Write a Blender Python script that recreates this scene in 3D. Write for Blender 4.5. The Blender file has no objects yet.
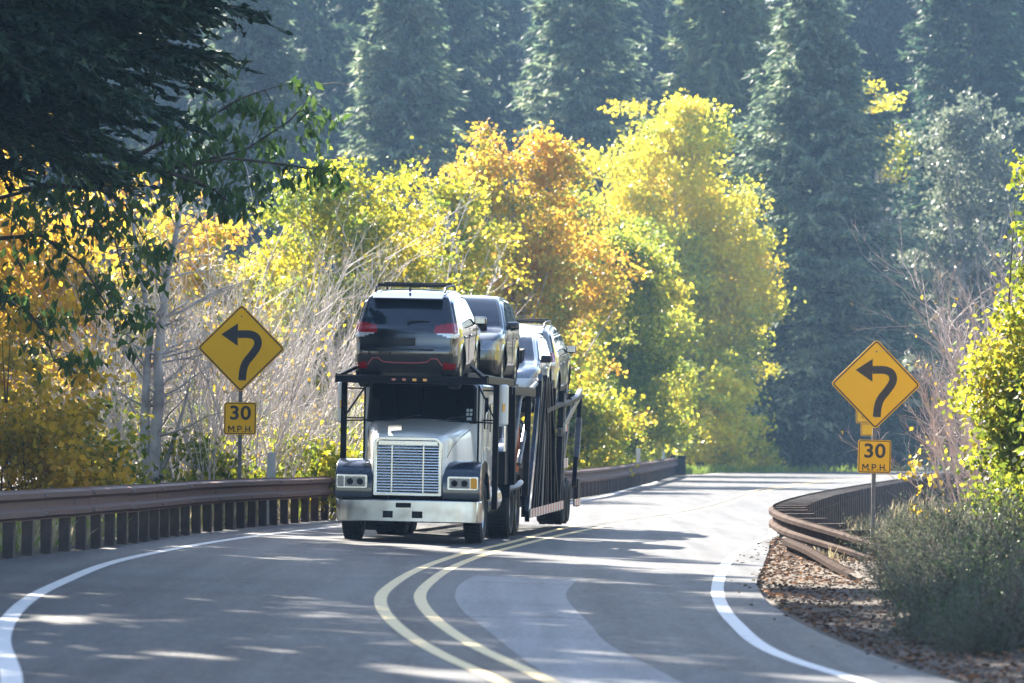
import bpy, math, random
import numpy as np
from mathutils import Matrix, Vector, Euler

R = math.radians
sc = bpy.context.scene
C = sc.collection

# ------------------------------------------------------------------ camera, sky, sun, exposure
F_PX, CAM_H = 4800.0, 1.85
cam_d = bpy.data.cameras.new('camera')
cam_d.sensor_width = 36.0
cam_d.lens = F_PX / 1024 * 36.0
cam_d.clip_start, cam_d.clip_end = 0.5, 4000
cam_d.dof.use_dof = True
cam_d.dof.focus_distance = 86.0
cam_d.dof.aperture_fstop = 3.2
cam = bpy.data.objects.new('camera', cam_d)
C.objects.link(cam)
cam.location = (0, 0, CAM_H)
cam.rotation_euler = (R(90) + math.atan(95.5 / F_PX), 0, 0)
sc.camera = cam

SUN_AZ, SUN_EL = R(-28), R(34)
w = bpy.data.worlds.new('World')
sc.world = w
w.use_nodes = True
nt = w.node_tree
bg = nt.nodes['Background']
sky = nt.nodes.new('ShaderNodeTexSky')
sky.sky_type = 'NISHITA'
sky.sun_disc = False
sky.sun_elevation = SUN_EL
sky.sun_rotation = SUN_AZ
sky.altitude = 300
sky.air_density = 1.0
sky.dust_density = 1.0
nt.links.new(sky.outputs[0], bg.inputs[0])
bg.inputs[1].default_value = 0.07

sun_d = bpy.data.lights.new('sun', 'SUN')
sun_d.energy = 5.0
sun_d.angle = R(0.53)
sun_d.color = (1.0, 0.91, 0.77)
sun = bpy.data.objects.new('sun', sun_d)
C.objects.link(sun)
sdir = Vector((math.sin(SUN_AZ) * math.cos(SUN_EL), math.cos(SUN_AZ) * math.cos(SUN_EL), math.sin(SUN_EL)))
sun.rotation_euler = sdir.to_track_quat('Z', 'Y').to_euler()
sun.location = (-40, 60, 80)

sc.view_settings.view_transform = 'Standard'
sc.view_settings.look = 'None'
sc.view_settings.gamma = 1
sc.view_settings.exposure = 2.72
sc.render.engine = 'CYCLES'
cy = sc.cycles
cy.use_denoising = True
cy.max_bounces = 6
cy.diffuse_bounces = 3
cy.glossy_bounces = 3
cy.transmission_bounces = 4
cy.volume_bounces = 0
cy.transparent_max_bounces = 8
cy.caustics_reflective = False
cy.caustics_refractive = False
cy.sample_clamp_indirect = 4

# ------------------------------------------------------------------ small toolbox
def link_obj(name, data, parent=None):
    o = bpy.data.objects.new(name, data)
    C.objects.link(o)
    if parent is not None:
        o.parent = parent
    return o

def tag(o, label=None, cat=None, group=None, kind=None):
    if label: o['label'] = label
    if cat: o['category'] = cat
    if group: o['group'] = group
    if kind: o['kind'] = kind
    return o

def thing(name, label, cat, loc=(0, 0, 0), rot=(0, 0, 0), group=None):
    o = link_obj(name, None)
    o.location = loc
    o.rotation_euler = rot
    return tag(o, label, cat, group)

def kids(o):
    return [c for c in C.objects if c.parent == o]

def copy_tree(o, tree=None, parent=None):
    """Copies a thing, its parts and their sub-parts (mesh data is shared)."""
    if tree is None:
        tree = {}
        for c in C.objects:
            if c.parent is not None:
                tree.setdefault(c.parent.name, []).append(c)
    c = o.copy()
    C.objects.link(c)
    if parent is not None:
        c.parent = parent
        c.matrix_parent_inverse = o.matrix_parent_inverse.copy()
    for ch in tree.get(o.name, []):
        copy_tree(ch, tree, c)
    return c

class MB:
    """Collects polygons, then links them as ONE mesh object."""
    def __init__(self):
        self.v, self.f, self.m = [], [], []
        self.cur = 0
    def add(self, vs, fs):
        b = len(self.v)
        self.v.extend([tuple(p) for p in vs])
        for f in fs:
            self.f.append([b + i for i in f])
            self.m.append(self.cur)
        return self
    def box(self, c, s, rot=None):
        x, y, z = s[0] / 2, s[1] / 2, s[2] / 2
        vs = [Vector(p) for p in ((-x,-y,-z),(x,-y,-z),(x,y,-z),(-x,y,-z),(-x,-y,z),(x,-y,z),(x,y,z),(-x,y,z))]
        if rot is not None:
            m = Euler(rot).to_matrix()
            vs = [m @ p for p in vs]
        vs = [p + Vector(c) for p in vs]
        return self.add(vs, [(0,3,2,1),(4,5,6,7),(0,1,5,4),(1,2,6,5),(2,3,7,6),(3,0,4,7)])
    def beam(self, a, b, wx, wy=None):
        """A straight bar of rectangular section from a to b."""
        a, b = Vector(a), Vector(b)
        wy = wy or wx
        d = (b - a).normalized()
        up = Vector((1, 0, 0)) if abs(d.x) < 0.9 else Vector((0, 0, 1))
        s = d.cross(up).normalized()
        t = s.cross(d).normalized()
        vs = []
        for p in (a, b):
            for i, j in ((-1,-1),(1,-1),(1,1),(-1,1)):
                vs.append(p + t * (i * wx / 2) + s * (j * wy / 2))
        return self.add(vs, [(3,2,1,0),(4,5,6,7),(0,1,5,4),(1,2,6,5),(2,3,7,6),(3,0,4,7)])
    def tube(self, pts, rad, n=6, cap=True):
        pts = [Vector(p) for p in pts]
        if not isinstance(rad, (list, tuple, np.ndarray)):
            rad = [rad] * len(pts)
        vs, fs = [], []
        pt = None
        for i, p in enumerate(pts):
            d = (pts[min(i + 1, len(pts) - 1)] - pts[max(i - 1, 0)])
            if d.length < 1e-9: d = Vector((0, 0, 1))
            d.normalize()
            if pt is None:
                up = Vector((0, 0, 1)) if abs(d.z) < 0.9 else Vector((1, 0, 0))
                s = d.cross(up).normalized()
            else:
                s = (pt - d * pt.dot(d))
                s = s.normalized() if s.length > 1e-6 else d.orthogonal().normalized()
            pt = s
            t = d.cross(s)
            for k in range(n):
                a = 2 * math.pi * k / n
                vs.append(p + (s * math.cos(a) + t * math.sin(a)) * rad[i])
        for i in range(len(pts) - 1):
            for k in range(n):
                a, b = i * n + k, i * n + (k + 1) % n
                fs.append((a, b, b + n, a + n))
        if cap:
            fs.append(tuple(range(n))[::-1])
            fs.append(tuple(range((len(pts) - 1) * n, len(pts) * n)))
        return self.add(vs, fs)
    def prism(self, poly, fn0, fn1):
        """Polygon poly (2-D points) put in space by fn0 (one face) and fn1 (the other)."""
        n = len(poly)
        vs = [fn0(p) for p in poly] + [fn1(p) for p in poly]
        fs = [tuple(range(n))[::-1], tuple(range(n, 2 * n))]
        for i in range(n):
            j = (i + 1) % n
            fs.append((i, j, n + j, n + i))
        return self.add(vs, fs)
    def lathe(self, prof, c, axis='x', n=28):
        """prof: (offset along axis, radius)."""
        vs, fs = [], []
        for (o, r) in prof:
            for k in range(n):
                a = 2 * math.pi * k / n
                if axis == 'x': vs.append((c[0] + o, c[1] + r * math.cos(a), c[2] + r * math.sin(a)))
                elif axis == 'z': vs.append((c[0] + r * math.cos(a), c[1] + r * math.sin(a), c[2] + o))
                else: vs.append((c[0] + r * math.cos(a), c[1] + o, c[2] + r * math.sin(a)))
        for i in range(len(prof) - 1):
            for k in range(n):
                a, b = i * n + k, i * n + (k + 1) % n
                fs.append((a, b, b + n, a + n))
        return self.add(vs, fs)
    def build(self, name, mat, parent=None, smooth=False, bevel=0, seg=2, angle=35):
        me = bpy.data.meshes.new(name)
        me.from_pydata(self.v, [], self.f)
        mats = mat if isinstance(mat, (list, tuple)) else [mat]
        for m in mats: me.materials.append(m)
        if len(mats) > 1:
            me.polygons.foreach_set('material_index', self.m)
        import bmesh
        bm = bmesh.new(); bm.from_mesh(me)
        bmesh.ops.recalc_face_normals(bm, faces=bm.faces)
        bm.to_mesh(me); bm.free()
        if smooth:
            me.polygons.foreach_set('use_smooth', [True] * len(me.polygons))
            if smooth != 'all':
                me.set_sharp_from_angle(angle=R(angle))
        o = link_obj(name, me, parent)
        if bevel:
            b = o.modifiers.new('bevel', 'BEVEL')
            b.width = bevel; b.segments = seg; b.limit_method = 'ANGLE'; b.angle_limit = R(angle)
        return o

def quads_mesh(name, V, mat, parent=None):
    """V: (N, 4, 3) array of separate quads as one mesh object."""
    V = np.asarray(V, dtype=np.float32)
    n = len(V)
    me = bpy.data.meshes.new(name)
    me.vertices.add(4 * n)
    me.vertices.foreach_set('co', V.reshape(-1))
    me.loops.add(4 * n)
    me.loops.foreach_set('vertex_index', np.arange(4 * n, dtype=np.int32))
    me.polygons.add(n)
    me.polygons.foreach_set('loop_start', np.arange(0, 4 * n, 4, dtype=np.int32))
    me.update(calc_edges=True)
    me.materials.append(mat)
    return link_obj(name, me, parent)

def grid_mesh(name, P, mat, parent=None, smooth=True):
    """P: (n, m, 3) array of points as one sheet."""
    n, m = P.shape[:2]
    idx = np.arange(n * m).reshape(n, m)
    q = np.stack([idx[:-1, :-1], idx[1:, :-1], idx[1:, 1:], idx[:-1, 1:]], -1).reshape(-1, 4)
    me = bpy.data.meshes.new(name)
    me.from_pydata(P.reshape(-1, 3).tolist(), [], q.tolist())
    me.materials.append(mat)
    if smooth:
        me.polygons.foreach_set('use_smooth', [True] * len(me.polygons))
    return link_obj(name, me, parent)

# ------------------------------------------------------------------ materials
def new_mat(name):
    m = bpy.data.materials.new(name)
    m.use_nodes = True
    return m, m.node_tree, m.node_tree.nodes['Principled BSDF']

def noise(nt, scale, detail=4, coord='Object', rough=0.55, dist=0.0):
    tc = nt.nodes.new('ShaderNodeTexCoord')
    n = nt.nodes.new('ShaderNodeTexNoise')
    n.inputs['Scale'].default_value = scale
    n.inputs['Detail'].default_value = detail
    n.inputs['Roughness'].default_value = rough
    n.inputs['Distortion'].default_value = dist
    nt.links.new(tc.outputs[coord], n.inputs['Vector'])
    return n

def ramp(nt, stops, fac):
    r = nt.nodes.new('ShaderNodeValToRGB')
    while len(r.color_ramp.elements) < len(stops):
        r.color_ramp.elements.new(0.5)
    for e, (p, c) in zip(r.color_ramp.elements, stops):
        e.position = p
        e.color = (c[0], c[1], c[2], 1)
    nt.links.new(fac, r.inputs[0])
    return r

def mat_surface(name, c0, c1, scale=6.0, rough=0.5, metal=0.0, bump=0.0, bscale=60.0, coat=0.0, rough2=None, spec=None, detail=5):
    """A surface whose colour wanders between c0 and c1, with optional fine bump."""
    m, nt, b = new_mat(name)
    n = noise(nt, scale, detail)
    r = ramp(nt, [(0.3, c0), (0.7, c1)], n.outputs[0])
    nt.links.new(r.outputs[0], b.inputs['Base Color'])
    b.inputs['Roughness'].default_value = rough
    b.inputs['Metallic'].default_value = metal
    b.inputs['Coat Weight'].default_value = coat
    b.inputs['Coat Roughness'].default_value = 0.03
    if spec is not None: b.inputs['Specular IOR Level'].default_value = spec
    if rough2 is not None:
        mr = nt.nodes.new('ShaderNodeMapRange')
        mr.inputs[1].default_value, mr.inputs[2].default_value = 0.3, 0.7
        mr.inputs[3].default_value, mr.inputs[4].default_value = rough, rough2
        nt.links.new(n.outputs[0], mr.inputs[0])
        nt.links.new(mr.outputs[0], b.inputs['Roughness'])
    if bump:
        n2 = noise(nt, bscale, 3)
        bp = nt.nodes.new('ShaderNodeBump')
        bp.inputs['Strength'].default_value = bump
        bp.inputs['Distance'].default_value = 0.02
        nt.links.new(n2.outputs[0], bp.inputs['Height'])
        nt.links.new(bp.outputs[0], b.inputs['Normal'])
    return m

def mat_leaf(name, stops, nscale=0.25, wn=0.55, trans=0.55, rough=0.5, spec=0.3):
    """Leaf: hue from a random number per leaf and a slow wander through the crown; lets light through."""
    m, nt, b = new_mat(name)
    g = nt.nodes.new('ShaderNodeNewGeometry')
    n = noise(nt, nscale, 2)
    mr = nt.nodes.new('ShaderNodeMapRange')
    mr.inputs[1].default_value, mr.inputs[2].default_value = 0.3, 0.7
    nt.links.new(n.outputs[0], mr.inputs[0])
    mx = nt.nodes.new('ShaderNodeMix')
    mx.inputs[0].default_value = wn
    nt.links.new(g.outputs['Random Per Island'], mx.inputs[2])
    nt.links.new(mr.outputs[0], mx.inputs[3])
    r = ramp(nt, stops, mx.outputs[0])
    nt.links.new(r.outputs[0], b.inputs['Base Color'])
    b.inputs['Roughness'].default_value = rough
    b.inputs['Specular IOR Level'].default_value = spec
    t = nt.nodes.new('ShaderNodeBsdfTranslucent')
    nt.links.new(r.outputs[0], t.inputs[0])
    ms = nt.nodes.new('ShaderNodeMixShader')
    ms.inputs[0].default_value = trans
    nt.links.new(b.outputs[0], ms.inputs[1])
    nt.links.new(t.outputs[0], ms.inputs[2])
    nt.links.new(ms.outputs[0], nt.nodes['Material Output'].inputs[0])
    return m

def mat_glass(name, tint, rough=0.02, alpha=0.9):
    """Tinted car glass: a glossy dark pane that lets a little light through."""
    m, nt, b = new_mat(name)
    b.inputs['Base Color'].default_value = (*tint, 1)
    b.inputs['Roughness'].default_value = rough
    b.inputs['Specular IOR Level'].default_value = 0.6
    b.inputs['Coat Weight'].default_value = 0.5
    b.inputs['Coat Roughness'].default_value = 0.01
    return m

M = {}
M['rubber'] = mat_surface('rubber', (.012,.012,.013), (.025,.025,.026), 9, .75)
M['alloy'] = mat_surface('alloy', (.45,.45,.46), (.6,.6,.62), 5, .3, 1.0)
M['chrome'] = mat_surface('chrome', (.55,.56,.58), (.72,.73,.75), 3, .14, 1.0, rough2=.26)
M['steel_black'] = mat_surface('steel_black', (.004,.005,.008), (.012,.013,.018), 4, .5, 0.0, .1, 30, spec=.12)
M['steel_grey'] = mat_surface('steel_grey', (.08,.085,.095), (.2,.205,.22), 4, .4, 0.6)
M['cab_white'] = mat_surface('cab_white', (.68,.68,.67), (.78,.78,.77), 2, .25, 0, coat=.6)
M['fender_navy'] = mat_surface('fender_navy', (.012,.02,.035), (.02,.03,.05), 3, .22, 0, coat=.8)
M['dark_void'] = mat_surface('dark_void', (.003,.003,.003), (.006,.006,.006), 3, .8)
M['glass_dark'] = mat_glass('glass_dark', (.006,.008,.012))
M['glass_blue'] = mat_glass('glass_blue', (.01,.016,.028))
M['lens_clear'] = mat_surface('lens_clear', (.16,.17,.19), (.34,.36,.4), 40, .1, .4, coat=1)
M['lens_white'] = mat_surface('lens_white', (.5,.5,.52), (.7,.7,.72), 40, .15, .2, coat=1)
M['lens_amber'] = mat_surface('lens_amber', (.8,.32,.01), (.9,.4,.02), 30, .15, 0, coat=1)
M['lens_red'] = mat_surface('lens_red', (.22,.004,.008), (.34,.008,.014), 18, .12, 0, coat=1)
M['plastic_black'] = mat_surface('plastic_black', (.012,.012,.014), (.02,.02,.022), 10, .55)
M['paint_black'] = mat_surface('paint_black', (.008,.009,.013), (.012,.013,.018), 2, .16, .0, coat=1)
M['paint_olive'] = mat_surface('paint_olive', (.075,.078,.072), (.09,.092,.085), 2, .28, .6, coat=1)
M['paint_white'] = mat_surface('paint_white', (.68,.69,.7), (.74,.75,.76), 2, .25, 0, coat=1)
M['paint_silver'] = mat_surface('paint_silver', (.32,.31,.29), (.38,.37,.35), 2, .3, .7, coat=1)
M['trim_red'] = mat_surface('trim_red', (.36,.06,.07), (.42,.08,.09), 8, .4)
M['tape_white'] = mat_surface('tape_white', (.6,.58,.56), (.75,.72,.7), 20, .35)
M['tape_red'] = mat_surface('tape_red', (.42,.06,.05), (.52,.1,.08), 20, .35)
M['strap_orange'] = mat_surface('strap_orange', (.5,.13,.06), (.62,.22,.12), 14, .7)
M['rail_brown'] = mat_surface('rail_brown', (.085,.044,.036), (.15,.082,.07), 2.2, .6, 0, .15, 25, rough2=.75, spec=.25)
M['rail_old'] = mat_surface('rail_old', (.022,.014,.011), (.05,.034,.028), 4, .9, 0, .3, 20, spec=.02)
M['rail_worn'] = mat_surface('rail_worn', (.036,.023,.019), (.085,.060,.052), 3.0, .85, 0, .15, 25, spec=.03)
M['post_brown'] = mat_surface('post_brown', (.028,.018,.016), (.06,.04,.035), 5, .7, 0, .3, 30)
M['sign_amber'] = mat_surface('sign_amber', (.93,.46,.002), (.95,.49,.004), 3, .4, spec=.25)
M['sign_black'] = mat_surface('sign_black', (.012,.012,.014), (.02,.018,.016), 8, .5)
M['sign_brown'] = mat_surface('sign_brown', (.02,.014,.01), (.045,.03,.018), 8, .55)
M['post_steel'] = mat_surface('post_steel', (.10,.095,.10), (.18,.17,.17), 6, .55, .4)
M['marker_grey'] = mat_surface('marker_grey', (.36,.4,.42), (.5,.54,.55), 6, .6)
M['bark_pale'] = mat_surface('bark_pale', (.20,.18,.17), (.52,.49,.46), 2.5, .85, 0, .5, 20)
M['bark_dark'] = mat_surface('bark_dark', (.035,.028,.022), (.08,.065,.052), 3, .9, 0, .5, 12)
M['twig_pale'] = mat_surface('twig_pale', (.36,.32,.30), (.60,.55,.51), 1.5, .8)
M['twig_grey'] = mat_surface('twig_grey', (.06,.05,.045), (.17,.145,.13), 2.5, .85)
M['twig_mauve'] = mat_surface('twig_mauve', (.30,.24,.24), (.56,.48,.46), 1.5, .8)

def mat_asphalt(name, c0, c1, c2):
    m, nt, b = new_mat(name)
    big = noise(nt, .22, 5, dist=.4)
    fine = noise(nt, 22, 5, rough=.75)
    r1 = ramp(nt, [(.32, c0), (.5, c1), (.7, c2)], big.outputs[0])
    r2 = ramp(nt, [(.3, (.4,.4,.4)), (.52, (1,1,1)), (.72, (1.9,1.9,1.9))], fine.outputs[0])
    mx = nt.nodes.new('ShaderNodeMix'); mx.data_type = 'RGBA'; mx.blend_type = 'MULTIPLY'
    mx.inputs[0].default_value = .8
    nt.links.new(r1.outputs[0], mx.inputs[6]); nt.links.new(r2.outputs[0], mx.inputs[7])
    # wheel-path streaks: noise stretched along the road
    tc = nt.nodes.new('ShaderNodeTexCoord'); mp = nt.nodes.new('ShaderNodeMapping')
    mp.inputs['Scale'].default_value = (2.2, .06, 1)
    st = nt.nodes.new('ShaderNodeTexNoise'); st.inputs['Scale'].default_value = 1; st.inputs['Detail'].default_value = 3
    nt.links.new(tc.outputs['Object'], mp.inputs[0]); nt.links.new(mp.outputs[0], st.inputs['Vector'])
    r3 = ramp(nt, [(.35, (.78,.78,.78)), (.65, (1.15,1.15,1.15))], st.outputs[0])
    m2 = nt.nodes.new('ShaderNodeMix'); m2.data_type = 'RGBA'; m2.blend_type = 'MULTIPLY'
    m2.inputs[0].default_value = .7
    nt.links.new(mx.outputs[2], m2.inputs[6]); nt.links.new(r3.outputs[0], m2.inputs[7])
    # cracks: broken cell edges
    vt = nt.nodes.new('ShaderNodeTexVoronoi'); vt.feature = 'DISTANCE_TO_EDGE'; vt.inputs['Scale'].default_value = .22
    wob = noise(nt, 1.3, 4); ad = nt.nodes.new('ShaderNodeMix'); ad.data_type = 'RGBA'; ad.blend_type = 'LINEAR_LIGHT'; ad.inputs[0].default_value = .5
    tc2 = nt.nodes.new('ShaderNodeTexCoord')
    nt.links.new(tc2.outputs['Object'], ad.inputs[6]); nt.links.new(wob.outputs['Color'], ad.inputs[7]); nt.links.new(ad.outputs[2], vt.inputs['Vector'])
    rc = ramp(nt, [(.0, (.35,.35,.35)), (.008, (.45,.45,.45)), (.014, (1,1,1))], vt.outputs['Distance'])
    msk = ramp(nt, [(.5, (0,0,0)), (.58, (1,1,1))], noise(nt, .13, 2).outputs[0])
    m3 = nt.nodes.new('ShaderNodeMix'); m3.data_type = 'RGBA'; m3.blend_type = 'MULTIPLY'
    nt.links.new(msk.outputs[0], m3.inputs[0]); nt.links.new(m2.outputs[2], m3.inputs[6]); nt.links.new(rc.outputs[0], m3.inputs[7])
    nt.links.new(m3.outputs[2], b.inputs['Base Color'])
    grit = noise(nt, 14, 6, rough=.8)
    rr = ramp(nt, [(.35, (.42,.42,.42)), (.62, (.85,.85,.85))], grit.outputs[0])
    nt.links.new(rr.outputs[0], b.inputs['Roughness'])
    rs = ramp(nt, [(.38, (.12,.12,.12)), (.62, (.45,.45,.45))], grit.outputs[0])
    sm = nt.nodes.new('ShaderNodeMath'); sm.operation = 'MULTIPLY'
    wear = ramp(nt, [(.3, (.6,.6,.6)), (.7, (1.15,1.15,1.15))], st.outputs[0])
    nt.links.new(rs.outputs[0], sm.inputs[0]); nt.links.new(wear.outputs[0], sm.inputs[1])
    nt.links.new(sm.outputs[0], b.inputs['Specular IOR Level'])
    bp = nt.nodes.new('ShaderNodeBump'); bp.inputs['Strength'].default_value = .7; bp.inputs['Distance'].default_value = .015
    nt.links.new(grit.outputs[0], bp.inputs['Height']); nt.links.new(bp.outputs[0], b.inputs['Normal'])
    return m
M['asphalt'] = mat_asphalt('asphalt', (.019,.022,.029), (.029,.033,.042), (.043,.047,.057))
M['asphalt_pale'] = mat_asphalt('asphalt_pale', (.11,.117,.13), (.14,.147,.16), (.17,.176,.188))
M['asphalt_dark'] = mat_asphalt('asphalt_dark', (.010,.011,.013), (.016,.017,.02), (.026,.027,.03))

def mat_paint_line(name, c, worn):
    m, nt, b = new_mat(name)
    n = noise(nt, 7, 6, rough=.7)
    r = ramp(nt, [(.30, worn), (.42, c), (.8, [min(1, k * 1.08) for k in c])], n.outputs[0])
    nt.links.new(r.outputs[0], b.inputs['Base Color'])
    b.inputs['Roughness'].default_value = .6
    return m
M['line_white'] = mat_paint_line('line_white', (.50,.49,.48), (.2,.2,.2))
M['line_yellow'] = mat_paint_line('line_yellow', (.56,.40,.155), (.22,.17,.10))

def mat_ground():
    m, nt, b = new_mat('earth')
    n = noise(nt, .5, 8, rough=.65)
    f = noise(nt, 9, 6, rough=.7)
    r1 = ramp(nt, [(.3, (.03,.024,.02)), (.5, (.065,.05,.04)), (.65, (.06,.05,.03)), (.8, (.035,.04,.016))], n.outputs[0])
    r2 = ramp(nt, [(.3, (.5,.5,.5)), (.7, (1.5,1.45,1.4))], f.outputs[0])
    mx = nt.nodes.new('ShaderNodeMix'); mx.data_type = 'RGBA'; mx.blend_type = 'MULTIPLY'; mx.inputs[0].default_value = 1
    nt.links.new(r1.outputs[0], mx.inputs[6]); nt.links.new(r2.outputs[0], mx.inputs[7])
    nt.links.new(mx.outputs[2], b.inputs['Base Color'])
    b.inputs['Roughness'].default_value = .95
    bp = nt.nodes.new('ShaderNodeBump'); bp.inputs['Strength'].default_value = .8; bp.inputs['Distance'].default_value = .05
    nt.links.new(f.outputs[0], bp.inputs['Height']); nt.links.new(bp.outputs[0], b.inputs['Normal'])
    return m
M['earth'] = mat_ground()

# ------------------------------------------------------------------ the lie of the land
def sstep(a, b, x):
    t = np.clip((np.asarray(x, dtype=float) - a) / (b - a), 0, 1)
    return t * t * (3 - 2 * t)

def bank(D):                       # the road leans to the right (superelevation), less so further on
    return .035 * (1 - sstep(110, 175, D))

def zroad(X, D):
    return -bank(D) * np.clip(X, -25, 25)

def gp(x, y):
    """Place on the road plane seen at picture point (x, y)."""
    D = 80.0
    for _ in range(30):
        D = F_PX * CAM_H / (y - 437 - float(bank(D)) * (x - 512))
    return ((x - 512) * D / F_PX, D)

def curve(pts):
    """Smooth X(D) through (X, D) points (monotone-safe cubic)."""
    pts = sorted(pts, key=lambda p: p[1])
    X = np.array([p[0] for p in pts]); D = np.array([p[1] for p in pts])
    h = np.diff(D); s = np.diff(X) / h
    m = np.zeros(len(X)); m[0], m[-1] = s[0], s[-1]
    for i in range(1, len(X) - 1):
        m[i] = (s[i-1] * h[i] + s[i] * h[i-1]) / (h[i] + h[i-1])
    def f(d):
        d = np.asarray(d, dtype=float)
        i = np.clip(np.searchsorted(D, d) - 1, 0, len(h) - 1)
        t = (d - D[i]) / h[i]
        t = np.clip(t, 0, 1)
        a, b = X[i], X[i+1]
        r = (2*t**3 - 3*t**2 + 1)*a + (t**3 - 2*t**2 + t)*h[i]*m[i] + (-2*t**3 + 3*t**2)*b + (t**3 - t**2)*h[i]*m[i+1]
        r = np.where(d < D[0], X[0] + (d - D[0]) * m[0] * .3, r)
        return np.where(d > D[-1], X[-1] + (d - D[-1]) * m[-1], r)
    return f

G = lambda L: [gp(*p) for p in L]
FARL = [(14, 250), (22, 257), (40, 262), (95, 268)]
left_line = curve([(-2.9, 5)] + G([(12,683),(2,637),(33,597),(67,580),(111,563),(185,547),(259,535.5),(333,527)]) + [(1.97,141),(5.4,188),(9.2,234)] + FARL)
right_line = curve([(3.2, 5)] + G([(868,683),(793,660),(734,622),(719.5,601),(719.5,577),(738,552),(760,540)]) + [(5.35,99),(5.75,106),(6.7,118),(8.3,133),(10.8,151),(14.1,173),(20,203),(32,226),(60,243),(115,251)])
yel_l = curve([(-.2, 5)] + G([(504,683),(442.5,655),(393,622),(381,597),(397.5,581),(455,556),(512,542),(570,527)]) + [(5.15,134.5),(9.3,174),(15.3,211),(25.6,240),(47,252.5),(105,260)])
yel_r = curve([(.2, 5)] + G([(553,683),(475,646),(434,618),(420,597),(434,579),(475,558),(524.5,544),(590,529)]) + [(5.6,134.5),(9.75,174),(15.8,211),(26.2,239),(48,251.5),(105,259)])
pave_r = curve([(3.9, 5)] + G([(960,683),(920,671),(846,644),(772,605),(757,585),(763,566),(768,552)]) + [(5.02,93),(5.5,99),(5.95,106),(6.95,118),(8.55,133),(11.2,151),(14.5,173),(20.4,202),(32.6,225),(60,242),(116,249.5)])
rail_l = curve([(-7.6, 30),(-7.25, 50)] + G([(0,558),(100,546.6),(200,532),(330,519)]) + [(-.9,124),(2.7,153),(5.3,188),(7.9,229)])
pave_l = curve([(-7.4, 5),(-7.1,50)] + [(p[0] + .15, p[1]) for p in G([(0,558),(100,546.6),(200,532),(330,519)])] + [(-.7,124),(2.6,153),(5.2,188),(8.6,234)] + [(13.5,250.5),(21.5,258),(40,263.2),(95,269.5)])

def terrain(X, D):
    X = np.asarray(X, dtype=float); D = np.asarray(D, dtype=float)
    z = zroad(X, D)
    Lp, Rp = pave_l(np.clip(D, 5, 266)), pave_r(np.clip(D, 5, 249))
    inside = (X > Lp - .15) & (X < Rp + .1) & (D < 268)
    dl, dr = Lp - X, X - Rp
    z = np.where(inside, z - .10, z - .03)
    z = z - .5 * sstep(.8, 7, dl) * (D < 300)
    gully = sstep(78, 88, D) * (1 - sstep(178, 215, D))
    z = z - gully * .85 * sstep(.15, 2.0, dr) * (1 - .0 * D)
    near = 1 - sstep(76, 86, D)
    z = z + near * (.25 * sstep(1.0, 3.5, dr) + .9 * sstep(4, 12, dr))
    z = z + sstep(430, 560, D) * 26 + sstep(560, 900, D) * 30
    z = z + .05 * np.sin(X * 1.7 + D * .31) * sstep(.4, 1.5, np.maximum(dl, dr))
    return z

xs = np.concatenate([np.linspace(-720, -60, 24), np.linspace(-55, -14, 24), np.linspace(-13, 26, 130), np.linspace(27, 60, 24), np.linspace(66, 720, 24)])
ds = np.concatenate([np.linspace(-140, 10, 16), np.linspace(14, 130, 150), np.linspace(131, 280, 110), np.linspace(285, 760, 60)])
XX, DD = np.meshgrid(xs, ds, indexing='ij')
tag(grid_mesh('ground', np.stack([XX, DD, terrain(XX, DD)], -1), M['earth']), kind='structure')

# road sheet
dr_ = np.concatenate([np.linspace(-120, 25, 20), np.linspace(26, 130, 130), np.linspace(131, 249, 100)])
t_ = np.linspace(0, 1, 15)
L_, R_ = pave_l(dr_), pave_r(dr_)
PX = L_[:, None] + (R_ - L_)[:, None] * t_[None]
PD = np.repeat(dr_[:, None], 15, 1)
tag(grid_mesh('road', np.stack([PX, PD, zroad(PX, PD)], -1), M['asphalt']), kind='structure')
# the far bend, where the road swings away to the right
d2 = np.linspace(249, 269.5, 22)
L2 = pave_l(d2)
PX2 = L2[:, None] + (130 - L2)[:, None] * t_[None]
PD2 = np.repeat(d2[:, None], 15, 1)
tag(grid_mesh('road', np.stack([PX2, PD2, zroad(PX2, PD2)], -1), M['asphalt']), kind='structure')

def stripe(name, fx, d0, d1, width, mat, lift=.004, n=240):
    d = np.linspace(d0, d1, n)
    x = fx(d)
    tx, td = np.gradient(x), np.gradient(d)
    l = np.hypot(tx, td)
    nx, nd = td / l, -tx / l
    rows = []
    for s in (-.5, -.17, .17, .5):
        px, pd = x + nx * s * width, d + nd * s * width
        rows.append(np.stack([px, pd, zroad(px, pd) + lift], -1))
    o = grid_mesh(name, np.stack(rows, 1), mat)
    return tag(o, kind='structure')

yel_mid = lambda d: (yel_l(d) + yel_r(d)) / 2
stripe('road_seam', yel_mid, 30, 250, .26, M['asphalt_dark'], .0025)
stripe('road_marking', left_line, 12, 262, .16, M['line_white'])
stripe('road_marking', right_line, 12, 246, .16, M['line_white'])
stripe('road_marking', yel_l, 12, 256, .14, M['line_yellow'])
stripe('road_marking', yel_r, 12, 255, .14, M['line_yellow'])

# pale worn patch in the near lane
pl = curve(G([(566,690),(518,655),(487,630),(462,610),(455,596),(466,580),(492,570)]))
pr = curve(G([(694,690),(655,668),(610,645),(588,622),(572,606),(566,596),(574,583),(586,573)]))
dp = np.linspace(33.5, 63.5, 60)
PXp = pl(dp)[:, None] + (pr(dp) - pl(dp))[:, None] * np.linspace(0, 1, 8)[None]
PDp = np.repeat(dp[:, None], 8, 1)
tag(grid_mesh('road_patch', np.stack([PXp, PDp, zroad(PXp, PDp) + .003], -1), M['asphalt_pale']), kind='structure')

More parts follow.
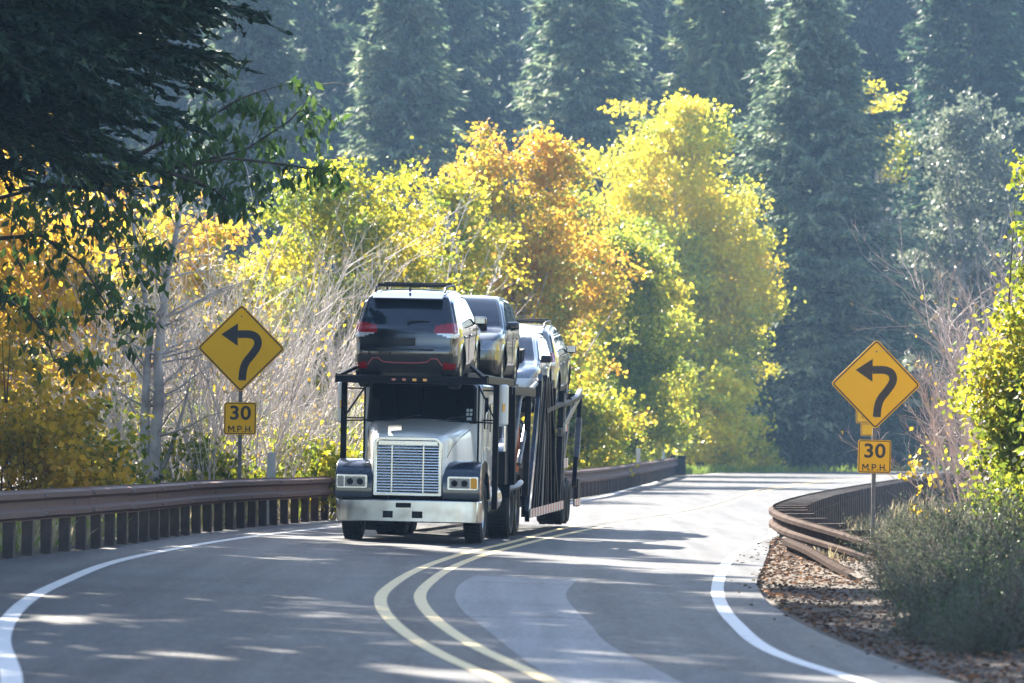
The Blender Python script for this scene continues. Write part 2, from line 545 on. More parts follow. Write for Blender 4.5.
# ------------------------------------------------------------------ guardrails
PROF = [(0, .47), (.0, .49), (.075, .525), (.075, .595), (.005, .635), (0, .685), (.005, .735), (.075, .775), (.075, .845), (0, .88), (0, .90)]
def rail_piece(path, side, lift=0.0):
    """Corrugated beam along path [(x, y, ztop)], bulging to the given side of travel (+1 right, -1 left)."""
    P = np.array(path, dtype=float)
    T = np.gradient(P[:, :2], axis=0)
    T /= np.linalg.norm(T, axis=1)[:, None]
    N = np.stack([T[:, 1], -T[:, 0]], 1) * side
    mb = MB()
    n, m = len(P), len(PROF)
    vs = []
    for off in (0.0, -.006):
        for i in range(n):
            for (u, z) in PROF:
                vs.append((P[i, 0] + N[i, 0] * (u + off + lift), P[i, 1] + N[i, 1] * (u + off + lift), P[i, 2] + z - .90))
    fs = []
    for k in (0, n * m):
        for i in range(n - 1):
            for j in range(m - 1):
                a = k + i * m + j
                fs.append((a, a + 1, a + m + 1, a + m))
    for i in range(n - 1):
        for j in (0, m - 1):
            a = i * m + j
            fs.append((a, a + m, a + m + n * m, a + n * m))
    for i in (0, n - 1):
        for j in range(m - 1):
            a = i * m + j
            fs.append((a, a + 1, a + 1 + n * m, a + n * m))
    mb.add(vs, fs)
    return mb

rng = np.random.default_rng(7)
# left rail
gl = thing('guardrail', 'long brown corrugated guardrail on many dark posts along the left shoulder', 'guardrail', (-7.3, 44, 0))
gl_inv = Matrix.Translation((7.3, -44, 0))
def to_local(mb, mat):
    mb.v = [tuple(mat @ Vector(p)) for p in mb.v]
    return mb
d = 44.0
k = 0
while d < 226:
    dd = np.linspace(d - .12, min(d + 3.81, 228.5), 7)
    x = rail_l(dd)
    pth = np.stack([x, dd, zroad(x, dd) + .90 + rng.normal(0, .006)], 1)
    to_local(rail_piece(pth, 1, .004 * (k % 2)), gl_inv).build('rail_beam', M['rail_brown'], gl, smooth=True, angle=50)
    if d > 48:
        bx_, bz_ = float(rail_l(d)), float(zroad(float(rail_l(d)), d))
        for zz in (.56, .81):
            for dy in (-.05, .05):
                if d < 100: MB().lathe([(0, .022), (.02, .018), (.022, .001)], (bx_ + .078 + 7.3, d + dy - 44, bz_ + zz), 'x', 7).build('bolt', M['steel_grey'], gl)
    d += 3.81; k += 1
post0 = None
dpos = np.arange(45.0, 228.5, 1.36)
far_posts = MB()
for i, d in enumerate(dpos):
    x = float(rail_l(d)); z = float(zroad(x, d))
    th = math.atan2(float(rail_l(d + .5) - rail_l(d - .5)), 1.0)
    if 8 <= i < 8 + 98:
        if post0 is None:
            mb = MB().box((-.15, 0, .28), (.15, .13, 1.14)); mb.box((-.04, 0, .68), (.07, .15, .36))
            post0 = mb.build('post', M['post_brown'], gl, bevel=.006, seg=1)
            o = post0
        else:
            o = post0.copy(); C.objects.link(o); o.parent = gl
        o.location = (x + 7.3, d - 44, z); o.rotation_euler = (rng.normal(0, .008), rng.normal(0, .008), -th + rng.normal(0, .03))
    else:
        far_posts.box((x + 7.3 - .17, d - 44, z + .28), (.20, .15, 1.14), (0, 0, -th))
tag(far_posts.build('post_row', M['post_brown'], gl), kind='stuff')
# squared end of the left rail
xe = float(rail_l(229.2))
MB().box((xe + 7.3, 229.1 - 44, .5), (.75, .5, .95)).build('end_block', M['dark_void'], gl, bevel=.04)

# right rail: comes along the drop, bows to the lane and dives into the scrub
RP = [(7.35, 81.5, -.32), (6.72, 84.0, -.11), (6.3, 85.6, .06), (5.75, 87.6, .22), (5.3, 89.4, .34), (5.06, 91.0, .42), (5.02, 92.6, .48), (5.12, 94.5, .52), (5.57, 99., .54), (6.1, 104.6, .53), (7.15, 116., .48), (8.8, 131., .44), (11.5, 151., .44), (14.8, 173., .48), (20.8, 203., .50)]
RP = np.array(RP)
seglen = np.hypot(np.diff(RP[:, 0]), np.diff(RP[:, 1]))
S = np.concatenate([[0], np.cumsum(seglen)])
def rp(s):
    s = np.asarray(s, dtype=float)
    return np.stack([np.interp(s, S, RP[:, 0]), np.interp(s, S, RP[:, 1]), np.interp(s, S, RP[:, 2])], -1)
def rps(s):                                              # smoothed
    s = np.asarray(s, dtype=float)
    w = np.array([-1.6, -.8, 0, .8, 1.6]); k = np.array([.12, .23, .3, .23, .12])
    return sum(kk * rp(np.clip(s + ww, 0, S[-1])) for ww, kk in zip(w, k))
gr = thing('guardrail', 'brown guardrail with ladder like cross arms curving into the scrub below the right sign', 'guardrail', (5.4, 100, 0))
gr_inv = Matrix.Translation((-5.4, -100, 0))
s = 0.0; k = 0
while s < S[-1] - .5:
    ss = np.linspace(max(0, s - .12), min(s + 3.81, S[-1]), 9)
    to_local(rail_piece(rps(ss), -1, .004 * (k % 2)), gr_inv).build('rail_beam', M['rail_worn'], gr, smooth=True, angle=50)
    s += 3.81; k += 1
npost = 0
for s in np.arange(.5, S[-1] - .3, 1.36):
    p = rps([s])[0]; q = rps([min(s + .4, S[-1])])[0] - rps([max(s - .4, 0)])[0]
    t = Vector((q[0], q[1], 0)).normalized()
    nrm = Vector((t.y, -t.x, 0))                        # away from the lane
    zt = p[2] - .03
    mb = MB(); mb.cur = 0
    c = Vector((p[0], p[1], 0)) + nrm * .34
    ang = math.atan2(t.y, t.x)
    mb.box((c.x - 5.4, c.y - 100, zt - .1), (.17, .64, .2), (0, 0, ang))
    cp = Vector((p[0], p[1], 0)) + nrm * .58
    zb = float(terrain(cp.x, cp.y)) - .2
    mb.box((cp.x - 5.4, cp.y - 100, (zt - .21 + zb) / 2), (.19, .16, zt - .21 - zb), (0, 0, ang))
    mb.build('post', M['post_brown'], gr, bevel=.006, seg=1)

# bent length of old rail lying below
a, b = Vector((4.72, 82.5, 0)), Vector((4.98, 70, 0))
pth = []
for t in np.linspace(0, 1, 9):
    p = a.lerp(b, t)
    pth.append((p.x, p.y, float(terrain(p.x, p.y)) + .34 - .2 * t + .012 * math.sin(t * 7)))
o = rail_piece(pth, 1).build('fallen_rail', M['rail_old'], None, smooth=True, angle=50)
tag(o, 'bent length of old brown rail lying in the dirt below the right guardrail', 'guardrail beam')

# ------------------------------------------------------------------ signs
def rounded_poly(w, h, r, n=6):
    pts = []
    for cx, cz, a0 in ((w/2 - r, h/2 - r, 0), (-w/2 + r, h/2 - r, 90), (-w/2 + r, -h/2 + r, 180), (w/2 - r, -h/2 + r, 270)):
        for i in range(n + 1):
            a = R(a0 + 90 * i / n)
            pts.append((cx + r * math.cos(a), cz + r * math.sin(a)))
    return pts
def rot2(pts, deg):
    c, s = math.cos(R(deg)), math.sin(R(deg))
    return [(x * c - z * s, x * s + z * c) for x, z in pts]
def plate(poly, y0, y1):
    return MB().prism(poly, lambda p: (p[0], y0, p[1]), lambda p: (p[0], y1, p[1]))
def ring(po, pi, y0, y1):
    mb = MB(); n = len(po)
    vs = [(p[0], y, p[1]) for y in (y0, y1) for q in (po, pi) for p in q]
    fs = []
    for i in range(n):
        j = (i + 1) % n
        fs += [(i, j, n + j, n + i), (2*n + i, 3*n + i, 3*n + j, 2*n + j), (i, 2*n + i, 2*n + j, j), (n + i, n + j, 3*n + j, 3*n + i)]
    return mb.add(vs, fs)
def lettering(txt, size, x, z, y, mat, parent, spread=.02, sx=1.0, space=1.0):
    cu = bpy.data.curves.new('lettering', 'FONT')
    cu.body = txt; cu.size = size; cu.align_x = 'CENTER'; cu.align_y = 'CENTER'
    cu.extrude = .0012; cu.offset = spread * size; cu.space_character = space
    tmp = link_obj('tmp', cu)
    bpy.context.view_layer.update()
    me = bpy.data.meshes.new_from_object(tmp.evaluated_get(bpy.context.evaluated_depsgraph_get()))
    bpy.data.objects.remove(tmp)
    me.materials.clear(); me.materials.append(mat)
    o = link_obj('lettering', me, parent)
    o.location = (x, y, z); o.rotation_euler = (R(90), 0, 0); o.scale = (sx, 1, 1)
    return o

ARROW = [(5, 108), (8, 75), (17, 48), (38, 20), (53, -3), (57, -22), (49, -39), (31, -47), (10, -48), (-12, -47)]   # the bent shaft, tail first
def arrow_poly(sc_):
    P = np.array(ARROW, dtype=float)
    # resample smoothly
    t = np.linspace(0, len(P) - 1, 40)
    i = np.clip(t.astype(int), 0, len(P) - 2); f = (t - i)[:, None]
    p0, p1, p2, p3 = P[np.maximum(i-1, 0)], P[i], P[i+1], P[np.minimum(i+2, len(P)-1)]
    Q = .5 * ((2*p1) + (-p0 + p2)*f + (2*p0 - 5*p1 + 4*p2 - p3)*f**2 + (-p0 + 3*p1 - 3*p2 + p3)*f**3)
    T = np.gradient(Q, axis=0); T /= np.linalg.norm(T, axis=1)[:, None]
    N = np.stack([-T[:, 1], T[:, 0]], 1)
    hw = 13.0
    a, b = Q + N * hw, Q - N * hw
    return [(p[0] * sc_, -p[1] * sc_) for p in np.concatenate([a, b[::-1]])], [(x * sc_, -z * sc_) for x, z in ((-12, -84), (-68, -46), (-12, -8))]

def letters(zc, mat, parent):
    """M.P.H. in plain strokes."""
    mb = MB(); h = .062; w = .021
    def st(a, b): mb.beam((a[0], -.0148, zc + a[1]), (b[0], -.0148, zc + b[1]), w, .003)
    x = -.17
    for a, b in (((-.05,-h),(-.05,h)), ((.05,-h),(.05,h)), ((-.045,h - .006),(0,-h*.3)), ((0,-h*.3),(.045,h - .006))): st((x + a[0], a[1]), (x + b[0], b[1]))
    x = -.005
    st((x - .035, -h), (x - .035, h))
    bowl = [(x - .035, h - .01), (x + .012, h - .01), (x + .034, h - .03), (x + .034, .012), (x + .012, -.008), (x - .035, -.008)]
    for a, b in zip(bowl[:-1], bowl[1:]): st(a, b)
    x = .15
    st((x - .038, -h), (x - .038, h)); st((x + .038, -h), (x + .038, h)); st((x - .038, 0), (x + .038, 0))
    for x in (-.092, .062, .222): st((x, -h), (x, -h + .022))
    return mb.build('lettering', mat, parent)

def curve_sign(label, loc, rz, post_h, legend_mat, tilt=0.0):
    t = thing('curve_sign', label, 'road sign', loc, (0, tilt, rz))
    zc = post_h[0]; zp = post_h[1]
    MB().box((0, .035, (zc + .5 + post_h[2]) / 2), (.075, .05, zc + .5 - post_h[2])).build('post', M['post_steel'], t, bevel=.008)
    S2 = 1.215
    po = [(x, z + zc) for x, z in rot2(rounded_poly(S2, S2, .07), 45)]
    face = plate(po, 0, -.012).build('warning_plate', M['sign_amber'], t)
    a = [(x, z + zc) for x, z in rot2(rounded_poly(S2 - .035, S2 - .035, .055), 45)]
    b = [(x, z + zc) for x, z in rot2(rounded_poly(S2 - .085, S2 - .085, .035), 45)]
    ring(a, b, -.0125, -.016).build('border', legend_mat, face)
    shaft, head = arrow_poly(.86 / 150)
    mb = plate([(x, z + zc) for x, z in shaft], -.0125, -.016)
    mb.prism([(x, z + zc) for x, z in head], lambda p: (p[0], -.0125, p[1]), lambda p: (p[0], -.0165, p[1]))
    mb.build('arrow', legend_mat, face)
    for dz in (.62, -.62):
        MB().lathe([(-.017, .001), (-.017, .014), (-.012, .016)], (0, 0, zc + dz), 'y', 10).build('bolt', M['steel_grey'], face, smooth=True)
    W2 = .63
    po = [(x, z + zp) for x, z in rounded_poly(W2, W2, .045)]
    pq = plate(po, 0, -.012).build('speed_plate', M['sign_amber'], t)
    ring([(x, z + zp) for x, z in rounded_poly(W2 - .025, W2 - .025, .038)], [(x, z + zp) for x, z in rounded_poly(W2 - .058, W2 - .058, .025)], -.0125, -.016).build('border', legend_mat, pq)
    lettering('30', .37, 0, zp + .095, -.0145, legend_mat, pq, .022, 1.12, 1.05)
    letters(zp - .205, legend_mat, pq)
    return t
curve_sign('amber diamond curve sign with 30 plate behind the guardrail beside the pale thicket', (-5.3, 93, -.2), R(-2), (3.77, 2.41, -.5), M['sign_black'], R(.8))
curve_sign('amber diamond curve sign with 30 plate rising from the curled end of the guardrail', (6.82, 91, -.87), R(3), (3.72, 2.35, -.5), M['sign_brown'], R(1.2))

# the small sign half hidden behind the right one
t = thing('side_sign', 'small amber sign peeking out behind the diamond sign over the right guardrail', 'road sign', (9.45, 128, -1.0), (0, 0, R(4)))
MB().box((.17, .03, 1.7), (.07, .05, 4.2)).build('post', M['post_steel'], t, bevel=.006)
f1 = plate([(x, z + 3.5) for x, z in rounded_poly(.56, .56, .04)], 0, -.012).build('warning_plate', M['sign_amber'], t)
ring([(x, z + 3.5) for x, z in rounded_poly(.53, .53, .04)], [(x, z + 3.5) for x, z in rounded_poly(.49, .49, .03)], -.0125, -.016).build('border', M['sign_brown'], f1)
f2 = plate([(x + .05, z + 3.05) for x, z in rounded_poly(.4, .34, .03)], 0, -.012).build('lower_plate', M['sign_amber'], t)
ring([(x + .05, z + 3.05) for x, z in rounded_poly(.37, .31, .03)], [(x + .05, z + 3.05) for x, z in rounded_poly(.34, .28, .02)], -.0125, -.016).build('border', M['sign_brown'], f2)

MB().prism([(-.06 + .07 * math.cos(a * .45), 3.42 + .07 * math.sin(a * .45)) for a in range(14)], lambda p: (p[0], -.0125, p[1]), lambda p: (p[0], -.0165, p[1])).build('dark_mark', M['sign_brown'], f1)
# pale marker posts behind the rails
for (x, D, z, h, tilt, lab) in ((-4.75, 94.3, -.2, 1.75, R(1), 'grey marker post just right of the left sign post, behind the rail'),
                                (-7.05, 94.5, -.1, 1.55, R(-24), 'leaning grey board behind the rail at the foot of the pale trunk'),
                                (7.0, 222, -.1, 1.75, R(0), 'thin white marker post near the far end of the long guardrail'),
                                (5.0, 190, -.1, 1.5, R(0), 'thin white marker post on the far rail beyond the trailer')):
    mb = MB().box((0, 0, h / 2), (.16, .03, h)); mb.box((0, -.02, h - .16), (.12, .012, .2))
    o = mb.build('marker_post', M['marker_grey'], None, bevel=.006)
    o.location = (x, D, z); o.rotation_euler = (0, tilt, 0)
    tag(o, lab, 'marker post')

# ------------------------------------------------------------------ the car carrier: tractor
YAW = math.asin(.0904)
TRUCK_LOC, TRUCK_ROT = (-1.80, 81.8, .063), (0, math.atan(.020), -YAW)
TRUCK_M = Matrix.Translation(TRUCK_LOC) @ Euler(TRUCK_ROT).to_matrix().to_4x4()
tr = thing('semi_truck', 'white conventional semi truck with navy fenders and a car rack above its cab', 'truck', TRUCK_LOC, TRUCK_ROT)

def arc(cx, cz, r, a0, a1, n=14):
    return [(cx + r * math.cos(R(a0 + (a1 - a0) * i / n)), cz + r * math.sin(R(a0 + (a1 - a0) * i / n))) for i in range(n + 1)]

def wheel(parent, x, y, z, r, wd, side, dual=False, name='wheel', deep=True):
    """Tyre with tread blocks; rim as its sub-part. side: +1 outer face towards +x."""
    h = wd / 2
    prof = [(-h * .8, r * .62), (-h, r * .72), (-h, r * .9), (-h * .82, r * .985), (-h * .4, r), (h * .4, r), (h * .82, r * .985), (h, r * .9), (h, r * .72), (h * .8, r * .62)]
    mb = MB().lathe(prof, (0, 0, 0), 'x', 40)
    for k in range(40):                                  # tread
        a = 2 * math.pi * (k + .5) / 40
        for sx in (-.6, 0, .6):
            mb.box((h * sx, (r + .004) * math.cos(a + sx * .05), (r + .004) * math.sin(a + sx * .05)), (h * .48, .10 * r, .018), (a - math.pi / 2, 0, 0))
    w_ = mb.build(name, M['rubber'], parent, smooth=True)
    w_.location = (x, y, z)
    s = side
    rp_ = [(-h*.7*s, r*.63), (h*.75*s, r*.64), (h*.82*s, r*.6), (h*.5*s, r*.54), (h*.25*s, r*.42), (h*.28*s, r*.24), (h*.6*s, r*.2), (h*.7*s, r*.1), (h*.7*s, .002)]
    mr = MB().lathe(rp_, (0, 0, 0), 'x', 32)
    for k in range(10):
        a = 2 * math.pi * k / 10
        mr.lathe([(h*.25*s, .018), (h*.42*s, .018), (h*.42*s, .001)], (0, r*.3*math.cos(a), r*.3*math.sin(a)), 'x', 6)
    rim = mr.build('rim', M['alloy'], w_, smooth=True)
    return w_

# frame, bumper, grille
mb = MB()
for s in (-1, 1): mb.box((s * .42, 3.9, .78), (.09, 7.4, .26))
for y in (.6, 1.6, 3.2, 5.0, 6.6, 7.4): mb.box((0, y, .78), (.84, .12, .2))
mb.box((0, 1.15, .5), (1.7, .16, .14)); mb.box((0, .62, .45), (1.2, .7, .2))
mb.box((0, 6.0, .5), (1.6, .18, .2)); mb.box((0, 7.3, .5), (1.6, .18, .2))
mb.build('chassis_frame', M['steel_black'], tr, bevel=.01)
plan = [(-1.24, .55), (-1.24, .14), (-1.2, .06), (-1.1, .012), (-.8, -.02), (0, -.035), (.8, -.02), (1.1, .012), (1.2, .06), (1.24, .14), (1.24, .55)]
plan = plan + [(x * .965, y + .03) for x, y in plan[::-1]]
bmp = MB().prism(plan, lambda p: (p[0], p[1], .335), lambda p: (p[0], p[1], .715)).build('bumper', M['chrome'], tr, smooth=True, bevel=.018, seg=3)
for (x0, x1, z0, z1) in ((-.19, .07, .585, .665), (-.41, -.24, .41, .525), (.09, .27, .41, .525)):
    MB().box(((x0 + x1) / 2, -.034, (z0 + z1) / 2), (x1 - x0, .03, z1 - z0)).build('bumper_slot', M['dark_void'], bmp, bevel=.004)

gx, gz0, gz1, gr_ = .59, .78, 1.79, .14
def grille_poly(ins):
    return [(-gx + ins, gz0 + ins), (gx - ins, gz0 + ins)] + arc(gx - gr_, gz1 - gr_, gr_ - ins, 0, 90, 8) + arc(-gx + gr_, gz1 - gr_, gr_ - ins, 90, 180, 8)
gb = plate(grille_poly(.05), .03, .0).build('grille', M['dark_void'], tr)
po, pi_ = grille_poly(0), grille_poly(.065)
ring(po, pi_, .05, -.035).build('surround', M['chrome'], gb, smooth=True, bevel=.012)
mb = MB()
for i in range(18):
    z = gz0 + .10 + i * .048
    mb.box((0, -.016, z), (2 * (gx - .065), .022, .026), (R(-25), 0, 0))
mb.build('grille_bars', M['chrome'], gb, bevel=.004)
mb = MB()
for x in (-.27, .27): mb.box((x, -.03, (gz0 + gz1) / 2 - .05), (.028, .02, gz1 - gz0 - .2))
mb.box((0, -.022, gz1 - .105), (2 * (gx - .08), .02, .075))
mb.build('grille_posts', M['chrome'], gb, bevel=.005)

# hood: stations from the grille back to the cowl
def hood_section(y):
    t = y / 2.0
    w_ = .60 + .34 * t ** .8
    zt = 1.80 + .27 * t ** .9
    zb = .80 + .32 * sstep(.0, .5, t)
    r_ = .13 + .05 * t
    pts = [(-w_ - .05 * t, float(zb))] + [(-w_, zt - r_)] + [(-w_ + r_ * (1 - math.cos(R(a))), zt - r_ + r_ * math.sin(R(a))) for a in (25, 50, 75, 90)]
    top = [(-w_ + r_ + (2 * (w_ - r_)) * k / 6, zt + .035 * math.sin(math.pi * k / 6)) for k in range(1, 6)]
    right = [(-x, z) for x, z in pts[::-1]]
    return pts + top + right
mb = MB()
ys = [.0, .04, .3, .6, .9, 1.2, 1.5, 1.8, 2.05]
secs = [[(x, y, z) for x, z in hood_section(max(y, .0))] for y in ys]
secs[0] = [(x * .975, y, (z - 1.2) * .975 + 1.2) for x, y, z in secs[0]]
n = len(secs[0]); vs = [p for s_ in secs for p in s_]
fs = [(i * n + j, i * n + j + 1, (i + 1) * n + j + 1, (i + 1) * n + j) for i in range(len(ys) - 1) for j in range(n - 1)]
fs.append(tuple(range(n)))
fs += [(i * n, (i + 1) * n, (i + 1) * n + n - 1, i * n + n - 1) for i in range(len(ys) - 1)]
mb.add(vs, fs)
hood = mb.build('hood', M['cab_white'], tr, smooth=True, angle=40)
mb = MB()
for s in (-1, 1):
    mb.tube([(s * .66, .08, 1.45), (s * .72, .3, 1.62), (s * .8, .9, 1.79), (s * .89, 1.7, 1.93)], .006, 4)
mb.build('hood_seam', M['dark_void'], hood)

# fenders: arch over the steer wheel, closed front with the lamp in it
for s in (-1, 1):
    outer = [(-.02, .74), (-.03, .95), (.0, 1.12), (.10, 1.26), (.30, 1.36), (.62, 1.40), (1.05, 1.40), (1.45, 1.34), (1.78, 1.16), (1.98, .92), (2.05, .72)]
    inner = arc(1.15, .55, .66, 15, 165, 12)
    poly = outer + [(1.80, .72)] + inner + [(.50, .72)]
    x0, x1 = s * .60, s * 1.24
    fd = MB().prism(poly, lambda p: (x0, p[0], p[1]), lambda p: (x1, p[0], p[1])).build('fender', M['fender_navy'], tr, smooth=True, bevel=.10, seg=5, angle=50)
    MB().box((s * .86, .8, .9), (.7, .05, .5)).build('liner', M['dark_void'], fd)
    hx = s * .95
    hl = plate([(x + hx, z + 1.015) for x, z in rounded_poly(.53, .235, .03)], -.03, -.052).build('headlight', M['chrome'], tr, bevel=.006)
    plate([(x + hx - s * .055, z + 1.015) for x, z in rounded_poly(.35, .17, .02)], -.0535, -.06).build('lens', M['lens_clear'], hl)
    mb = MB()
    for q in (-.085, .085):
        mb.lathe([(-.005, .001), (-.005, .05), (.004, .062)], (hx - s * .055 + q, -.06, 1.015), 'y', 14)
    mb.build('bulb_reflector', M['dark_void'], hl, smooth=True)
    mb = MB().prism(rounded_poly(.11, .18, .02), lambda p: (p[0] + hx + s * .19, -.0535, p[1] + 1.015), lambda p: (p[0] + hx + s * .19, -.072, p[1] + 1.015))
    mb.box((s * 1.232, .12, 1.015), (.02, .24, .17))
    mb.build('turn_signal', M['lens_amber'] if s > 0 else M['lens_clear'], hl)

# cab and sleeper
cab_side = [(2.02, .98), (2.02, 2.06), (2.20, 2.66), (2.32, 2.73), (5.35, 2.73), (5.42, 2.66), (5.42, .98)]
cab = MB().prism(cab_side, lambda p: (-1.03, p[0], p[1]), lambda p: (1.03, p[0], p[1])).build('cab', M['cab_white'], tr, smooth=True, bevel=.05, seg=3)
ws = [(-.92, 2.03), (.92, 2.03), (.90, 2.60), (.84, 2.655), (-.84, 2.655), (-.90, 2.60)]
slope = lambda z: 2.02 + (z - 2.06) * .3
gl_ = MB().prism([(x, z + .035) for x, z in ws], lambda p: (p[0], slope(p[1]) - .006, p[1]), lambda p: (p[0], slope(p[1]) - .018, p[1])).build('windshield', M['glass_dark'], tr, bevel=.004)
MB().box((.0, slope(2.36) - .022, 2.36), (.03, .014, .62), (R(-16.7), 0, 0)).build('center_strip', M['steel_black'], gl_)
po = [(x * 1.045, (z - 2.34) * 1.09 + 2.375) for x, z in ws]
pi_ = [(x * 1.0, z + .035) for x, z in ws]
mb = MB(); n = len(po)
for a_, b_ in ((-.004, -.014),):
    vs = [(p[0], slope(p[1]) + y_, p[1]) for y_ in (a_, b_) for q in (po, pi_) for p in q]
    fs = []
    for i in range(n):
        j = (i + 1) % n
        fs += [(i, j, n + j, n + i), (2*n + i, 3*n + i, 3*n + j, 2*n + j), (i, 2*n + i, 2*n + j, j), (n + i, n + j, 3*n + j, 3*n + i)]
    mb.add(vs, fs)
mb.build('gasket', M['rubber'], gl_)
for (x, z) in ((.80, 2.20), (.86, 2.20), (.80, 2.27), (.86, 2.27), (.81, 2.12), (.85, 2.12)):
    MB().box((x, slope(z) - .021, z), (.045, .004, .05), (R(-16.7), 0, 0)).build('sticker', M['marker_grey'], gl_)
for x in (-.45, .35):
    MB().tube([(x, 2.0, 2.07), (x + .12, 1.99, 2.12), (x + .42, 2.02, 2.17)], .011, 5).build('wiper', M['plastic_black'], tr)
for s in (-1, 1):
    dr = plate([(2.30, 1.15), (3.25, 1.15), (3.25, 2.62), (2.42, 2.62)], 0, .018)
    dr.v = [(s * (1.031 + y), x, z) for x, y, z in dr.v]
    door = dr.build('door', M['cab_white'], tr, bevel=.012)
    wn = plate([(2.46, 1.95), (3.15, 1.95), (3.15, 2.5), (2.55, 2.5)], .0185, .026)
    wn.v = [(s * (1.031 + y), x, z) for x, y, z in wn.v]
    wn.build('side_window', M['glass_dark'], door)
    MB().beam((s * 1.075, 3.02, 1.62), (s * 1.075, 3.18, 1.62), .03).build('handle', M['chrome'], door)
    MB().tube([(s * 1.09, 3.42, 1.45), (s * 1.11, 3.42, 1.5), (s * 1.11, 3.42, 2.2), (s * 1.09, 3.42, 2.25)], .018, 8).build('grab_rail', M['chrome'], tr, smooth=True)
    sb = plate([(3.75, 1.9), (4.4, 1.9), (4.4, 2.4), (3.75, 2.4)], 0, .012)
    sb.v = [(s * (1.031 + y), x, z) for x, y, z in sb.v]
    sb.build('sleeper_window', M['glass_dark'], tr)
    MB().lathe([(-.75, .001), (-.75, .27), (-.73, .30), (.73, .30), (.75, .27), (.75, .001)], (s * .92, 3.6, .72), 'y', 24).build('fuel_tank', M['chrome'], tr, smooth=True)
    MB().box((s * .95, 2.45, .62), (.35, .62, .42)).build('step_box', M['steel_black'], tr, bevel=.02)
    mr_ = MB().lathe([(-.36, .001), (-.36, .05), (-.33, .085), (.33, .085), (.36, .05), (.36, .001)], (s * 1.42, 2.15, 2.37), 'z', 16).build('mirror', M['cab_white'], tr, smooth=True)
    for z in (2.1, 2.62): MB().tube([(s * 1.04, 2.35, z), (s * 1.42, 2.16, z)], .015, 6).build('mirror_arm', M['steel_black'], mr_)
    MB().box((s * 1.43, 2.06, 2.33), (.05, .02, .14)).build('mirror_marker', M['lens_amber'], mr_, bevel=.004)
pl_ = plate([(2.5, 1.18), (3.0, 1.18), (3.0, 1.55), (2.5, 1.55)], .019, .024)
pl_.v = [(1.031 + y, x, z) for x, y, z in pl_.v]
pc = pl_.build('door_placard', M['marker_grey'], tr)

# head rack above the cab
rack = MB()
rack.box((0, .28, 2.765), (2.62, .14, .12))
rack.box((0, 2.6, 2.80), (2.6, .1, .08)); rack.box((0, 5.1, 2.80), (2.6, .12, .12))
for s in (-1, 1):
    rack.box((s * 1.27, 2.75, 2.79), (.10, 4.8, .14))
    rack.box((s * .74, 2.65, 2.83), (.42, 4.7, .03))
    rack.box((s * .95, 2.65, 2.87), (.03, 4.7, .08)); rack.box((s * .53, 2.65, 2.87), (.03, 4.7, .08))
    rack.beam((s * 1.25, .3, 2.82), (s * .95, 1.0, 3.02), .06)
hr = rack.build('head_rack', M['steel_black'], tr, bevel=.01)
for s in (-1, 1):
    MB().beam((s * 1.33, 1.72, 2.72), (s * 1.33, 1.72, 1.36 if s < 0 else .55), .10, .12).build('rack_post', M['steel_black'], tr, bevel=.012)
    MB().beam((s * 1.27, 5.3, 2.72), (s * 1.27, 5.55, .95), .14, .16).build('rack_post', M['steel_black'], tr, bevel=.012)
    MB().tube([(s * 1.31, 1.66, 2.05), (s * .95, 1.98, 2.07)], .014, 6).build('brace_rod', M['steel_black'], tr)
    MB().tube([(s * 1.31, 1.66, 2.12), (s * .98, 2.1, 2.70)], .016, 6).build('brace_rod', M['steel_black'], tr)
    MB().tube([(s * 1.0, 1.98, 1.3), (s * 1.0, 1.98, 2.70)], .018, 6).build('brace_rod', M['steel_black'], tr)
MB().tube([(-1.31, 1.66, 2.05), (0, 1.93, 2.085), (1.31, 1.66, 2.05)], .009, 5).build('brace_rod', M['steel_black'], tr)
for x in (-.30, -.12, .06, .24):
    MB().box((x, .203, 2.765), (.07, .02, .045)).build('marker_light', M['lens_red'] if x < 0 else M['lens_amber'], hr, bevel=.006)

for s in (-1, 1):
    wheel(tr, s * 1.05, 1.15, .52, .52, .32, s)
    for y in (6.0, 7.3):
        wheel(tr, s * .95, y, .51, .51, .58, s)
    mb = MB().prism(arc(6.0, .55, .62, 20, 165, 12) + arc(6.0, .55, .59, 165, 20, 12), lambda p: (s * .66, p[0], p[1]), lambda p: (s * 1.25, p[0], p[1]))
    mb.prism(arc(7.3, .55, .62, 20, 160, 12) + arc(7.3, .55, .59, 160, 20, 12), lambda p: (s * .66, p[0], p[1]), lambda p: (s * 1.25, p[0], p[1]))
    mb.build('wheel_guard', M['steel_black'], tr)
    MB().box((s * .98, 2.15, .42), (.4, .012, .55)).build('mud_flap', M['rubber'], tr)
    # hydraulic gear between cab and trailer
    MB().tube([(s * 1.22, 5.7, 1.0), (s * 1.22, 7.6, 2.6)], .045, 10).build('ram', M['steel_grey'], tr, smooth=True)
    MB().box((s * 1.05, 5.1, 1.25), (.35, .7, .6)).build('tool_box', M['steel_black'], tr, bevel=.02)
    MB().lathe([(-.55, .001), (-.55, .10), (.5, .10), (.55, .001)], (s * 1.18, 5.9, 1.9), 'z', 14).build('exhaust_stack', M['chrome'], tr, smooth=True)
    MB().tube([(s * 1.2, 5.6, .85), (s * 1.35, 6.0, .92), (s * 1.35, 6.6, .98)], .055, 8).build('deck_arm', M['steel_grey'], tr, smooth=True)

